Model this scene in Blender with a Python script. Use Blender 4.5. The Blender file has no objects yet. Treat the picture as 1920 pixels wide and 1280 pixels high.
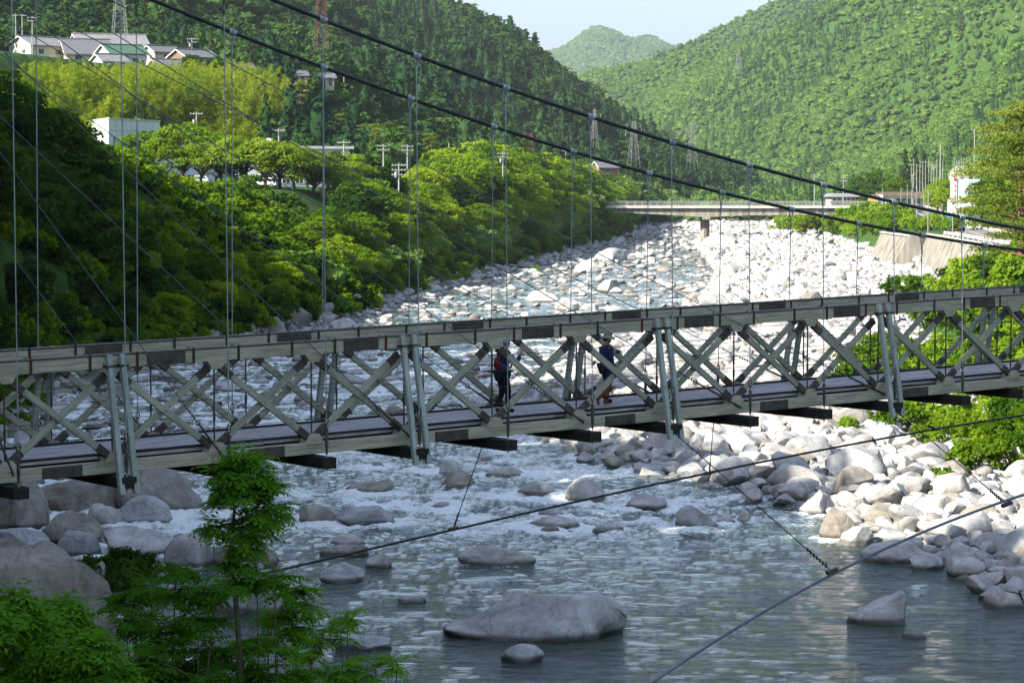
import bpy, bmesh, math, random
import numpy as np
from mathutils import Vector, Matrix

# ------------------------------------------------------------------ camera, sky, sun, exposure
SC = bpy.context.scene
COL = SC.collection
FPX = 5000.0                      # focal length in pixels of the 1920 wide photograph
PITCH = math.atan(300.0 / FPX)
CAMZ = 16.0
cam_data = bpy.data.cameras.new('camera')
cam_data.sensor_width = 36.0
cam_data.lens = 36.0 * FPX / 1920.0
cam_data.clip_start = 0.5
cam_data.clip_end = 20000.0
camera = bpy.data.objects.new('camera', cam_data)
COL.objects.link(camera)
camera.location = (0, 0, CAMZ)
camera.rotation_euler = (math.pi / 2 - PITCH, 0, 0)
SC.camera = camera

SUN_EL = math.radians(33.0)
SUN_AZ = math.atan2(-0.81, -0.585)          # compass style, from +Y towards +X
TOSUN = Vector((math.sin(SUN_AZ) * math.cos(SUN_EL), math.cos(SUN_AZ) * math.cos(SUN_EL), math.sin(SUN_EL)))
world = bpy.data.worlds.new('World')
SC.world = world
world.use_nodes = True
wn = world.node_tree
for n in list(wn.nodes):
    wn.nodes.remove(n)
sky = wn.nodes.new('ShaderNodeTexSky')
sky.sky_type = 'NISHITA'
sky.sun_disc = False
sky.sun_elevation = SUN_EL
sky.sun_rotation = SUN_AZ % (2 * math.pi)
sky.air_density = 0.75
sky.altitude = 0.0
sky.dust_density = 0.6
bg = wn.nodes.new('ShaderNodeBackground')
bg.inputs['Strength'].default_value = 0.125
wo = wn.nodes.new('ShaderNodeOutputWorld')
# sky gradient added for its light: dimmed low over the hills, boosted overhead
wtc = wn.nodes.new('ShaderNodeTexCoord')
wsep = wn.nodes.new('ShaderNodeSeparateXYZ')
wmr = wn.nodes.new('ShaderNodeMapRange')
wmr.interpolation_type = 'SMOOTHSTEP'
for _k, _v in ((1, .03), (2, .20), (3, .30), (4, 1.15)):
    wmr.inputs[_k].default_value = _v
wmx = wn.nodes.new('ShaderNodeMix')
wmx.data_type = 'RGBA'
wmx.blend_type = 'MULTIPLY'
wmx.inputs[0].default_value = 1.0
wn.links.new(wtc.outputs['Generated'], wsep.inputs[0])
wn.links.new(wsep.outputs[2], wmr.inputs[0])
whs = wn.nodes.new('ShaderNodeHueSaturation')
whs.inputs['Saturation'].default_value = .78
wn.links.new(sky.outputs[0], whs.inputs['Color'])
wn.links.new(whs.outputs[0], wmx.inputs[6])
wn.links.new(wmr.outputs[0], wmx.inputs[7])
wn.links.new(wmx.outputs[2], bg.inputs[0])
wn.links.new(bg.outputs[0], wo.inputs[0])
sun_data = bpy.data.lights.new('sun', 'SUN')
sun_data.energy = 4.7
sun_data.angle = math.radians(0.5)
sun_data.color = (1.0, 0.93, 0.80)
sun = bpy.data.objects.new('sun', sun_data)
COL.objects.link(sun)
sun.rotation_euler = (-TOSUN).to_track_quat('-Z', 'Y').to_euler()

SC.view_settings.view_transform = 'Standard'
SC.view_settings.look = 'None'
SC.view_settings.gamma = 1.0
SC.view_settings.exposure = 1.6
cy = SC.cycles
cy.max_bounces = 5
cy.diffuse_bounces = 3
cy.glossy_bounces = 2
cy.transmission_bounces = 2
cy.transparent_max_bounces = 4
cy.volume_bounces = 0
cy.use_denoising = True
cy.sample_clamp_indirect = 6.0

# ------------------------------------------------------------------ helpers
CT, ST = math.cos(PITCH), math.sin(PITCH)
def pix_dir(px, py):
    u, v = (px - 960.0) / FPX, (640.0 - py) / FPX
    return Vector((u, CT + v * ST, -ST + v * CT))
def at(px, py, Y):
    d = pix_dir(px, py)
    return Vector((0, 0, CAMZ)) + d * (Y / d.y)
def on_z(px, py, z=0.0):
    d = pix_dir(px, py)
    return Vector((0, 0, CAMZ)) + d * ((z - CAMZ) / d.z)
def to_px(p):
    x, y, z = p[0], p[1], p[2] - CAMZ
    f = y * CT - z * ST
    up = y * ST + z * CT
    return 960 + FPX * x / f, 640 - FPX * up / f
def on_plane(px, py, p0, n):
    d = pix_dir(px, py)
    o = Vector((0, 0, CAMZ))
    return o + d * ((p0 - o).dot(n) / d.dot(n))

def sstep(a, b, x):
    t = np.clip((np.asarray(x, float) - a) / (b - a), 0, 1)
    return t * t * (3 - 2 * t)
def _hash(ix, iy, iz, seed):
    h = (ix * 374761393 + iy * 668265263 + iz * 2147483647 + seed * 1274126177) & 0xFFFFFFFF
    h = ((h ^ (h >> 13)) * 1274126177) & 0xFFFFFFFF
    h = ((h ^ (h >> 16)) * 2246822519) & 0xFFFFFFFF
    return ((h ^ (h >> 15)) & 0xFFFFFF) / float(0xFFFFFF)
def vnoise(x, y, z=0.0, seed=0):
    x, y, z = np.broadcast_arrays(np.asarray(x, float), np.asarray(y, float), np.asarray(z, float))
    ix, iy, iz = np.floor(x).astype(np.int64), np.floor(y).astype(np.int64), np.floor(z).astype(np.int64)
    fx, fy, fz = x - ix, y - iy, z - iz
    fx, fy, fz = [f * f * f * (f * (f * 6 - 15) + 10) for f in (fx, fy, fz)]
    r = 0
    for a in (0, 1):
        for b in (0, 1):
            for c in (0, 1):
                w = (fx if a else 1 - fx) * (fy if b else 1 - fy) * (fz if c else 1 - fz)
                r = r + w * _hash(ix + a, iy + b, iz + c, seed)
    return r * 2 - 1
def fbm(x, y, z=0.0, oct=4, seed=0, gain=0.5):
    r, a, s = 0, 1.0, 0.0
    for i in range(oct):
        f = 2.03 ** i
        r = r + a * vnoise(np.asarray(x) * f, np.asarray(y) * f, np.asarray(z) * f, seed + i * 17)
        s += a
        a *= gain
    return r / s

def rfbm(x, y, oct=4, seed=0, gain=0.5, warp=.6):
    """fractal noise whose octaves are turned against one another and gently warped, for water"""
    x, y = np.asarray(x, float), np.asarray(y, float)
    wx, wy = vnoise(x * .7, y * .7, 1.3, seed + 901), vnoise(x * .7, y * .7, 7.7, seed + 902)
    x, y = x + warp * wx, y + warp * wy
    r, a, s = 0, 1.0, 0.0
    for i in range(oct):
        f, c, n = 1.93 ** i, math.cos(.9 + 1.1 * i), math.sin(.9 + 1.1 * i)
        r = r + a * vnoise((x * c - y * n) * f + 3.7 * i, (x * n + y * c) * f, 0, seed + i * 17)
        s += a
        a *= gain
    return r / s
def mesh_np(name, verts, faces, smooth=False):
    """mesh from an (n,3) array and an (m,k) index array"""
    me = bpy.data.meshes.new(name)
    verts = np.asarray(verts, np.float32)
    faces = np.asarray(faces, np.int32)
    me.vertices.add(len(verts))
    me.vertices.foreach_set('co', verts.ravel())
    m, k = faces.shape
    me.loops.add(m * k)
    me.loops.foreach_set('vertex_index', faces.ravel())
    me.polygons.add(m)
    me.polygons.foreach_set('loop_start', np.arange(0, m * k, k, dtype=np.int32))
    me.polygons.foreach_set('loop_total', np.full(m, k, np.int32))
    if smooth:
        me.polygons.foreach_set('use_smooth', np.ones(m, bool))
    me.update(calc_edges=True)
    return me
def put(name, me, mat=None, parent=None, loc=None):
    o = bpy.data.objects.new(name, me)
    COL.objects.link(o)
    if mat is not None and len(me.materials) == 0:
        me.materials.append(mat)
    if parent is not None:
        o.parent = parent
    if loc is not None:
        o.location = loc
    return o
def tag(o, label=None, cat=None, group=None, kind=None):
    if label: o['label'] = label
    if cat: o['category'] = cat
    if group: o['group'] = group
    if kind: o['kind'] = kind
    return o
def empty(name, loc, label=None, cat=None, group=None, rz=0.0):
    o = bpy.data.objects.new(name, None)
    COL.objects.link(o)
    o.location = loc
    o.rotation_euler = (0, 0, rz)
    return tag(o, label, cat, group)

class MB:
    """collects boxes, beams, tubes (with a length-wise UV) and links them as one mesh object"""
    def __init__(s):
        s.v, s.f, s.uv, s.sm = [], [], [], []
    def add(s, verts, faces, uvs=None, smooth=False):
        b = len(s.v)
        s.v += [tuple(p) for p in verts]
        for i, f in enumerate(faces):
            s.f.append(tuple(b + k for k in f))
            s.uv.append(uvs[i] if uvs else [(0, 0)] * len(f))
            s.sm.append(smooth)
    def beam(s, p, q, w, h, up=(0, 0, 1), c=0.012):
        """chamfered timber from p to q, w wide, h high (h along up)"""
        p, q = Vector(p), Vector(q)
        a = (q - p)
        L = a.length
        a.normalize()
        up = Vector(up)
        x = a.cross(up)
        if x.length < 1e-5:
            x = a.cross(Vector((1, 0, 0)))
        x.normalize()
        y = x.cross(a).normalized()
        c = min(c, w * .3, h * .3)
        W, H = w / 2, h / 2
        prof = [(-W + c, -H), (W - c, -H), (W, -H + c), (W, H - c), (W - c, H), (-W + c, H), (-W, H - c), (-W, -H + c)]
        vs = [r + x * i + y * j for r in (p, q) for i, j in prof]
        fs, us = [], []
        o = random.random() * 50
        acc = 0.0
        for k in range(8):
            k2 = (k + 1) % 8
            dlen = math.hypot(prof[k2][0] - prof[k][0], prof[k2][1] - prof[k][1])
            fs.append((k, k2, 8 + k2, 8 + k))
            us.append([(o, acc), (o, acc + dlen), (o + L, acc + dlen), (o + L, acc)])
            acc += dlen
        fs += [tuple(range(7, -1, -1)), tuple(range(8, 16))]
        us += [[(o + prof[k][0], 30 + prof[k][1]) for k in range(7, -1, -1)], [(o + prof[k][0], 30 + prof[k][1]) for k in range(8)]]
        s.add(vs, fs, us)
    def box(s, x0, y0, z0, x1, y1, z1):
        vs = [(x, y, z) for z in (z0, z1) for x, y in ((x0, y0), (x1, y0), (x1, y1), (x0, y1))]
        fs = [(3, 2, 1, 0), (4, 5, 6, 7), (0, 1, 5, 4), (1, 2, 6, 5), (2, 3, 7, 6), (3, 0, 4, 7)]
        us = [[(vs[k][0] + vs[k][1], vs[k][2]) for k in f] for f in fs]
        s.add(vs, fs, us)
    def tube(s, pts, r, n=6, caps=True):
        pts = [Vector(p) for p in pts]
        rs = r if isinstance(r, (list, tuple)) else [r] * len(pts)
        vs, fs, us = [], [], []
        pr = None
        L = 0.0
        ls = [0.0]
        for i in range(1, len(pts)):
            L += (pts[i] - pts[i - 1]).length
            ls.append(L)
        for i, p in enumerate(pts):
            a = (pts[min(i + 1, len(pts) - 1)] - pts[max(i - 1, 0)]).normalized()
            if pr is None:
                x = a.cross(Vector((0, 0, 1)))
                if x.length < .05:
                    x = a.cross(Vector((1, 0, 0)))
            else:
                x = pr - a * pr.dot(a)
            x.normalize()
            pr = x
            y = a.cross(x)
            for k in range(n):
                t = 2 * math.pi * k / n
                vs.append(p + (x * math.cos(t) + y * math.sin(t)) * rs[i])
        for i in range(len(pts) - 1):
            for k in range(n):
                k2 = (k + 1) % n
                fs.append((i * n + k, i * n + k2, (i + 1) * n + k2, (i + 1) * n + k))
                us.append([(ls[i], k / n), (ls[i], (k + 1) / n), (ls[i + 1], (k + 1) / n), (ls[i + 1], k / n)])
        s.add(vs, fs, us, True)
        if caps:
            m = (len(pts) - 1) * n
            s.add(vs, [tuple(range(n - 1, -1, -1)), tuple(range(m, m + n))])
    def prism(s, poly, a, b):
        """polygon (list of points) extruded by the vector b-a"""
        n = len(poly)
        e = Vector(b) - Vector(a)
        vs = [Vector(p) for p in poly] + [Vector(p) + e for p in poly]
        fs = [tuple(range(n - 1, -1, -1)), tuple(range(n, 2 * n))] + [(i, (i + 1) % n, n + (i + 1) % n, n + i) for i in range(n)]
        us = [[(vs[k].x + vs[k].y, vs[k].z) for k in f] for f in fs]
        s.add(vs, fs, us)
    def build(s, name, mat, parent=None, loc=None, origin=None):
        me = bpy.data.meshes.new(name)
        v = s.v if origin is None else [(p[0] - origin[0], p[1] - origin[1], p[2] - origin[2]) for p in s.v]
        me.from_pydata(v, [], s.f)
        ul = me.uv_layers.new(name='UVMap')
        flat = [c for f in s.uv for p in f for c in p]
        if len(flat) == 2 * len(me.loops):
            ul.data.foreach_set('uv', flat)
        me.polygons.foreach_set('use_smooth', s.sm)
        bm = bmesh.new()
        bm.from_mesh(me)
        bmesh.ops.recalc_face_normals(bm, faces=bm.faces)
        bm.to_mesh(me)
        bm.free()
        return put(name, me, mat, parent, loc)

# ------------------------------------------------------------------ materials
class NT:
    def __init__(s, name):
        s.m = bpy.data.materials.new(name)
        s.m.use_nodes = True
        s.t = s.m.node_tree
        for n in list(s.t.nodes):
            s.t.nodes.remove(n)
        s.out = s.t.nodes.new('ShaderNodeOutputMaterial')
    def n(s, kind, **kw):
        nd = s.t.nodes.new('ShaderNode' + kind)
        for k, v in kw.items():
            if hasattr(nd, k) and k not in nd.inputs:
                setattr(nd, k, v)
            else:
                s.set(nd, k, v)
        return nd
    def set(s, nd, key, v):
        i = nd.inputs[key]
        if hasattr(v, 'node'):
            s.t.links.new(v, i)
        else:
            if isinstance(v, tuple) and len(v) == 3 and i.type == 'RGBA':
                v = v + (1,)
            i.default_value = v
    def ramp(s, fac, stops):
        nd = s.n('ValToRGB')
        e = nd.color_ramp.elements
        while len(e) < len(stops):
            e.new(0.5)
        for el, (p, c) in zip(e, stops):
            el.position = p
            el.color = tuple(c) + (1,) if len(c) == 3 else c
        s.set(nd, 'Fac', fac)
        return nd.outputs['Color']
    def noise(s, vec, scale, detail=3, rough=.55, dist=0):
        nd = s.n('TexNoise')
        if vec is not None:
            s.set(nd, 'Vector', vec)
        nd.inputs['Scale'].default_value = scale
        nd.inputs['Detail'].default_value = detail
        nd.inputs['Roughness'].default_value = rough
        nd.inputs['Distortion'].default_value = dist
        return nd.outputs['Fac']
    def math(s, op, a, b=0.0, clamp=False):
        nd = s.n('Math', operation=op, use_clamp=clamp)
        s.set(nd, 0, a)
        s.set(nd, 1, b)
        return nd.outputs[0]
    def mix(s, fac, a, b, mode='MIX'):
        nd = s.n('Mix', data_type='RGBA', blend_type=mode)
        s.set(nd, 0, fac)
        for key, v in ((6, a), (7, b)):
            if isinstance(v, tuple) and len(v) == 3:
                v = v + (1,)
            s.set(nd, key, v)
        return nd.outputs[2]
    def coord(s, which='Object'):
        return s.n('TexCoord').outputs[which]
    def mapped(s, vec, scale=(1, 1, 1), rot=(0, 0, 0)):
        nd = s.n('Mapping')
        s.set(nd, 'Vector', vec)
        nd.inputs['Scale'].default_value = scale
        nd.inputs['Rotation'].default_value = rot
        return nd.outputs[0]
    def bsdf(s, color, rough=.8, metal=0.0, bump=None, bstr=.3, bdist=.02, spec=.3):
        p = s.n('BsdfPrincipled')
        s.set(p, 'Base Color', color)
        s.set(p, 'Roughness', rough)
        p.inputs['Metallic'].default_value = metal
        p.inputs['Specular IOR Level'].default_value = spec
        if bump is not None:
            b = s.n('Bump')
            b.inputs['Strength'].default_value = bstr
            b.inputs['Distance'].default_value = bdist
            s.set(b, 'Height', bump)
            s.set(p, 'Normal', b.outputs[0])
        return p.outputs[0]
    def done(s, shader):
        s.t.links.new(shader, s.out.inputs['Surface'])
        return s.m
def flat_mat(name, col, rough=.7, metal=0.0, var=.25, scale=3.0, spec=.3, bump=.15):
    t = NT(name)
    nz = t.noise(t.coord('Object'), scale, 5, .6)
    c = t.ramp(nz, [(.3, tuple(k * (1 - var) for k in col)), (.7, tuple(min(1, k * (1 + var)) for k in col))])
    return t.done(t.bsdf(c, rough, metal, nz, bump, .01, spec))
def leaf_mat(name, dark, light, trans=.4, tcol=None, nscale=.35, rw=.62):
    t = NT(name)
    rnd = t.n('ObjectInfo').outputs['Random']
    nz = t.noise(t.n('NewGeometry').outputs['Position'], nscale, 2, .6)
    f = t.math('ADD', t.math('MULTIPLY', rnd, rw), t.math('MULTIPLY', nz, 1.07 - rw))
    c = t.ramp(f, [(.18, dark), (.85, light)])
    d = t.n('BsdfDiffuse')
    t.set(d, 'Color', c)
    tr = t.n('BsdfTranslucent')
    hs = t.n('HueSaturation')
    t.set(hs, 'Color', c)
    hs.inputs['Hue'].default_value = .478
    hs.inputs['Saturation'].default_value = 1.12
    hs.inputs['Value'].default_value = 1.5
    t.set(tr, 'Color', hs.outputs[0])
    m = t.n('MixShader')
    t.set(m, 0, trans)
    t.t.links.new(d.outputs[0], m.inputs[1])
    t.t.links.new(tr.outputs[0], m.inputs[2])
    return t.done(m.outputs[0])
# ------------------------------------------------------------------ terrain
def tab(d):
    k = sorted(d)
    return np.array(k, float), np.array([d[i] for i in k], float)
T_XL = tab({-200: 40, -50: 20, 0: 4, 20: -3, 30: -9, 45: -16, 52: -18, 60: -20, 68: -22, 80: -26, 100: -30, 120: -28, 150: -18, 190: -13, 215: -8,
            233: -5, 280: 5, 330: 15, 382: 26, 450: 36, 525: 46, 600: 70, 750: 118, 900: 153, 1000: 120, 1200: 0, 1700: -170, 3000: -600})
T_XR = tab({-200: 60, 0: 30, 52: 22, 60: 22.5, 80: 23, 100: 27, 135: 32, 180: 50, 194: 60.5, 221: 61.5, 247: 61.5, 265: 62, 300: 64, 420: 77, 494: 88, 560: 110, 650: 132,
            750: 142, 900: 166, 1000: 140, 1200: 25, 1700: -140, 3000: -560})
T_XF = tab({-200: 80, 0: 50, 50: 50, 100: 58, 150: 72, 200: 92, 250: 104, 300: 114, 430: 144, 560: 168, 750: 182, 900: 184, 1000: 164, 1200: 80, 1700: -90, 3000: -500})
T_E = tab({-100: 24, 40: 19, 52: 16.4, 62: 14, 68: 12, 75: 7, 82: 2.5, 100: -2, 120: 1, 150: 12, 200: 24, 250: 32, 300: 36, 400: 50, 480: 52, 520: 46})
KX, KY = 16 / 14, 16 / 14 * 5 / 3     # the tables above are in a plan that is this much smaller than the place
def XL(y): return KX * np.interp(np.asarray(y) / KY, *T_XL)
def XR(y): return KX * np.interp(np.asarray(y) / KY, *T_XR)
def XF(y): return KX * np.interp(np.asarray(y) / KY, *T_XF)
def XE(y): return KX * np.interp(np.asarray(y) / KY, *T_E)
RIDGE = np.array([(-26, -160), (-32, -60), (-38, 0), (-43, 29), (-45, 65), (-52, 88), (-72, 225), (-75, 246)], float)
def seg_dist(x, y, poly):
    best = None
    for a, b in zip(poly[:-1], poly[1:]):
        d = b - a
        t = np.clip(((x - a[0]) * d[0] + (y - a[1]) * d[1]) / d.dot(d), 0, 1)
        q = np.hypot(x - a[0] - t * d[0], y - a[1] - t * d[1])
        best = q if best is None else np.minimum(best, q)
    return best
RIDGE_H = 42.0
def terrain(xp, yp):
    xp, yp = np.broadcast_arrays(np.asarray(xp, float), np.asarray(yp, float))
    x, y = xp / KX, yp / KY
    xl, xr, xf, xe = XL(yp) / KX, XR(yp) / KX, XF(yp) / KX, XE(yp) / KX
    s = xl - x
    # left bank
    n1 = np.interp(s, [0, 2, 8, 20, 45, 100, 300], [0, 1.2, 6, 16, 25, 28, 30])
    s1 = np.clip(62 - .14 * (y - 235), 38, 64)
    n2 = np.where(s < s1, np.interp(s, [0, 3, 22, 26], [0, 2, 12.6, 13]) + np.clip(s - 26, 0, 60) * .03,
                  14 + np.interp(s - s1, [0, 24, 80, 200, 600, 3000], [0, 21, 24, 30, 90, 900]))
    n3 = np.interp(s, [0, 400, 900, 4000], [0, 230, 450, 860])
    w12, w23 = sstep(140, 185, y), sstep(355, 520, y)
    left = (n1 * (1 - w12) + n2 * w12) * (1 - w23) + n3 * w23
    rough = sstep(360, 520, y) * sstep(15, 60, s)
    left = left + rough * (16 * fbm(xp / 100, yp / 150, oct=3, seed=3) - 14 * np.abs(vnoise(xp / 300 + yp / 900, yp / 200, seed=9)) - 1)
    # right bank
    r = x - xr
    hr = np.interp(r, [0, 1.5, 5, 8], [0, 1.0, 4.4, 5.6])
    q = np.clip(x - xf, 0, None)
    mt = np.interp(q, [0, 500, 1500, 6000], [0, 365, 800, 1200])
    mt2 = np.interp(q, [0, 178, 263, 362, 1500, 6000], [0, 110, 120, 160, 680, 1200])
    wf = sstep(1000, 1500, y)
    mt = mt * (1 - wf) + mt2 * wf
    wm = sstep(120, 420, y)
    u = yp + .5 * xp
    sa = 1 - .55 * sstep(950, 1450, y)
    spur = sa * 52 * (1 - 2 * np.abs(vnoise(u / 190, xp / 1100, seed=21))) - sa * 20 + sa * 14 * fbm(u / 100, xp / 200, oct=3, seed=33)
    right = hr + mt * (.45 + .55 * wm) * (1 - .8 * sstep(1850, 2300, y)) + spur * sstep(10, 130, q) * sstep(300, 700, y)
    right = right + 1.2 * fbm(xp / 16, yp / 20, oct=2, seed=41) * sstep(4, 30, r) * (q > 0)
    # river bed
    bar = np.interp(x - xe, [-6, -1, 3, 12, 60], [-.9, -.35, .35, .75, 1.3])
    edge = np.minimum(np.clip((x - xl) / 4, 0, 1), np.clip((xr - x) / 4, 0, 1))
    bed = bar * edge + .22 * fbm(xp / 3, yp / 4, oct=3, seed=51) * edge
    bed = bed + sstep(520, 640, y) * 1.5
    z = np.where(s > 0, left, np.where(r > 0, right, bed))
    # far range closing the valley
    far = (326 + 48 * np.exp(-((x - 225) / 80) ** 2) + 30 * np.exp(-((x - 352) / 48) ** 2) + 10 * fbm(xp / 140, yp / 380, oct=3, seed=61)
           - .04 * np.abs(x - 260)) * np.exp(-((y - 4200) / 900) ** 2)
    far = far + 45 * (1 - np.abs(vnoise(x / 260 + y / 700, y / 900, seed=66)) * 2) * np.exp(-((y - 3700) / 500) ** 2)
    z = np.where(y > 2100, np.maximum(z * (1 - sstep(2100, 2700, y)), far), z) * KX
    # the high bank beside and behind the viewpoint, its unseen crest shaped to shade the near river
    rd = seg_dist(xp, yp, RIDGE)
    rid = (RIDGE_H + 8 * (1 - sstep(30, 85, yp))) * np.exp(-(rd / 26) ** 2) + 2.0 * fbm(xp / 18, yp / 18, oct=2, seed=5) * np.exp(-(rd / 30) ** 2)
    return np.where(s > 6, np.maximum(z, rid), z)
def tz(x, y): return float(terrain(x, y))
def on_ground(px, py, y0=20.0, y1=9500.0, off=0.0):
    """first point where the ray through a photo pixel meets the ground"""
    ys = np.geomspace(y0, y1, 5000)
    d = pix_dir(px, py)
    k = ys / d.y
    X, Z = d.x * k, CAMZ + d.z * k
    hit = np.nonzero(Z <= terrain(X, ys) + off)[0]
    i = hit[0] if len(hit) else len(ys) - 1
    return Vector((X[i], ys[i], float(terrain(X[i], ys[i]))))

def build_terrain():
    a1 = np.radians(np.concatenate([np.arange(-180, -18, 3), np.linspace(-18, 18, 700), np.arange(20, 180.1, 4)]))
    rr = np.concatenate([np.linspace(1.0, 12, 8), np.geomspace(14, 1200, 360), np.geomspace(1208, 3900, 470), np.geomspace(3940, 14000, 120)])
    A, R = np.meshgrid(a1, rr)
    X, Y = np.sin(A) * R, np.cos(A) * R
    Z = terrain(X, Y)
    n, m = A.shape
    idx = np.arange(n * m).reshape(n, m)
    F = np.stack([idx[:-1, :-1], idx[:-1, 1:], idx[1:, 1:], idx[1:, :-1]], -1).reshape(-1, 4)
    me = mesh_np('ground', np.stack([X, Y, Z], -1).reshape(-1, 3), F, True)
    t = NT('ground_earth')
    pos = t.n('NewGeometry').outputs['Position']
    n1 = t.noise(pos, .6, 5, .65)
    n2 = t.noise(pos, 6.0, 4, .7)
    green = t.ramp(n1, [(.3, (.018, .040, .010)), (.55, (.040, .085, .014)), (.75, (.075, .13, .022))])
    stone = t.ramp(n2, [(.3, (.17, .16, .145)), (.7, (.40, .385, .35))])
    at_ = t.n('Attribute', attribute_name='bed').outputs['Fac']
    col = t.mix(at_, green, stone)
    me.materials.append(t.done(t.bsdf(col, .95, 0, n2, .6, .12, .1)))
    bed = np.clip(np.minimum(X - XL(Y) + 1.5, XR(Y) + 1.0 - X) / 1.5, 0, 1) * (1 - sstep(990, 1140, Y))
    me.attributes.new('bed', 'FLOAT', 'POINT').data.foreach_set('value', bed.astype(np.float32).ravel())
    tag(put('ground', me), kind='structure', label='valley floor and mountain slopes under the forest')
build_terrain()
# ------------------------------------------------------------------ river water
BOULDER_SPOTS = []      # (x, y, radius) of the boulders standing in the water, for the foam round them
def build_water():
    a1 = np.radians(np.linspace(-14, 14, 1100))
    rr = np.concatenate([np.geomspace(60, 500, 660), np.geomspace(502, 1150, 90)])
    A, R = np.meshgrid(a1, rr)
    X, Y = np.sin(A) * R, np.cos(A) * R
    flow = X * .93 - Y * .35            # across the stream
    along = X * .35 + Y * .93
    rap = np.interp(Y, [98, 112, 124, 186, 238, 286, 500, 760], [.0, .35, 1, 1, .85, .7, .6, .4])
    rap = rap * (1 - .45 * np.clip((X - 8) / 8, 0, 1) * (Y < 143))
    big = rfbm(flow / 3.6, along / 3.2, oct=3, seed=71)
    mid = rfbm(flow / 1.2, along / 1.1, oct=3, seed=72)
    fine = rfbm(flow / .6, along / .5, oct=2, seed=73)
    rip = 1 - 2 * np.abs(rfbm(flow / 2.2, along / 1.3, oct=3, seed=74))
    calm = np.clip(.62 + .75 * rfbm(X / 11, Y / 16, oct=2, seed=77), .2, 1.25)
    r1 = rfbm(flow / 2.8, along / 1.3, oct=3, seed=74)
    r2 = rfbm(flow / 1.2, along / .65, oct=2, seed=75)
    Z = rap * (.26 * big + .20 * mid + .09 * fine) + (1 - rap) * calm * (.125 * r1 + .050 * r2 + .04 * big)
    # ledges of the rapid: smooth humps with white water below them
    ledge = np.exp(-((along - (131 + 2.2 * vnoise(flow / 7, 0, seed=80))) / 2.2) ** 2) * .5 + np.exp(-((along - (149 + 3 * vnoise(flow / 8, 0, seed=81))) / 3) ** 2) * .45
    Z = Z + ledge * rap * (.6 + .5 * vnoise(flow / 2.6, 3.3, seed=82))
    foam = rap * (.70 + .85 * rfbm(flow / 2.6, along / 2.2, oct=3, seed=90) + .55 * mid) - .28
    foam = foam - ledge * rap * 1.0
    for bx, by, br in BOULDER_SPOTS:
        w = np.hypot((X - bx) / 1.15, (Y - by) * .8 + br * .3)
        g = np.exp(-((w - br) / (.35 + .25 * br)) ** 2) * (Y < 270)
        foam = foam + g * (.18 + .8 * np.clip(rap[:, :], 0, 1)) * (.55 + .8 * fine)
        Z = Z + g * .06 * rap
    foam = np.clip(foam, 0, 1)
    Z = Z * (1 - .5 * foam) + foam * rap * .12 * (fine + .6)
    n, m = A.shape
    idx = np.arange(n * m).reshape(n, m)
    F = np.stack([idx[:-1, :-1], idx[:-1, 1:], idx[1:, 1:], idx[1:, :-1]], -1).reshape(-1, 4)
    cx, cyy = X[:-1, :-1].ravel(), Y[:-1, :-1].ravel()
    keep = (cx > XL(cyy) - 3) & (cx < XE(cyy) + 7) & (cyy < 990)
    F = F[keep]
    used = np.unique(F)
    remap = np.full(n * m, -1, np.int64)
    remap[used] = np.arange(len(used))
    V = np.stack([X, Y, Z], -1).reshape(-1, 3)[used]
    me = mesh_np('river_water', V, remap[F], True)
    me.attributes.new('foam', 'FLOAT', 'POINT').data.foreach_set('value', foam.ravel()[used].astype(np.float32))
    t = NT('river_water')
    pos = t.n('NewGeometry').outputs['Position']
    vec = t.mapped(pos, (.55, 1.7, 1.0), (0, 0, math.radians(-12)))
    w1 = t.noise(vec, .9, 6, .6, .8)
    w2 = t.noise(vec, 5.0, 3, .6)
    hgt = t.math('ADD', w1, t.math('MULTIPLY', w2, .22))
    f0 = t.n('Attribute', attribute_name='foam').outputs['Fac']
    brk = t.noise(t.mapped(pos, (.8, 1.3, 1.0)), 3.2, 9, .76, 1.4)
    gate = t.math('MULTIPLY', f0, 3.5, True)
    fm = t.math('ADD', t.math('MULTIPLY', f0, .62), t.math('MULTIPLY', t.math('SUBTRACT', brk, .5), t.math('MULTIPLY', gate, 2.2)))
    fac = t.ramp(fm, [(.24, (0, 0, 0)), (.46, (1, 1, 1))])
    deep = t.ramp(w1, [(.3, (.014, .028, .020)), (.7, (.050, .078, .056))])
    p = t.n('BsdfPrincipled')
    t.set(p, 'Base Color', deep)
    p.inputs['Roughness'].default_value = .05
    p.inputs['IOR'].default_value = 1.33
    b = t.n('Bump')
    b.inputs['Strength'].default_value = .75
    b.inputs['Distance'].default_value = .55
    t.set(b, 'Height', hgt)
    t.set(p, 'Normal', b.outputs[0])
    fo = t.n('BsdfDiffuse')
    fo.inputs['Color'].default_value = (.74, .77, .76, 1)
    b2 = t.n('Bump')
    b2.inputs['Strength'].default_value = .6
    b2.inputs['Distance'].default_value = .2
    t.set(b2, 'Height', brk)
    t.set(fo, 'Normal', b2.outputs[0])
    mx = t.n('MixShader')
    t.set(mx, 0, fac)
    t.t.links.new(p.outputs[0], mx.inputs[1])
    t.t.links.new(fo.outputs[0], mx.inputs[2])
    me.materials.append(t.done(mx.outputs[0]))
    tag(put('river_water', me), kind='structure', label='shallow rushing river with white rapids below the footbridge')
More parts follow.
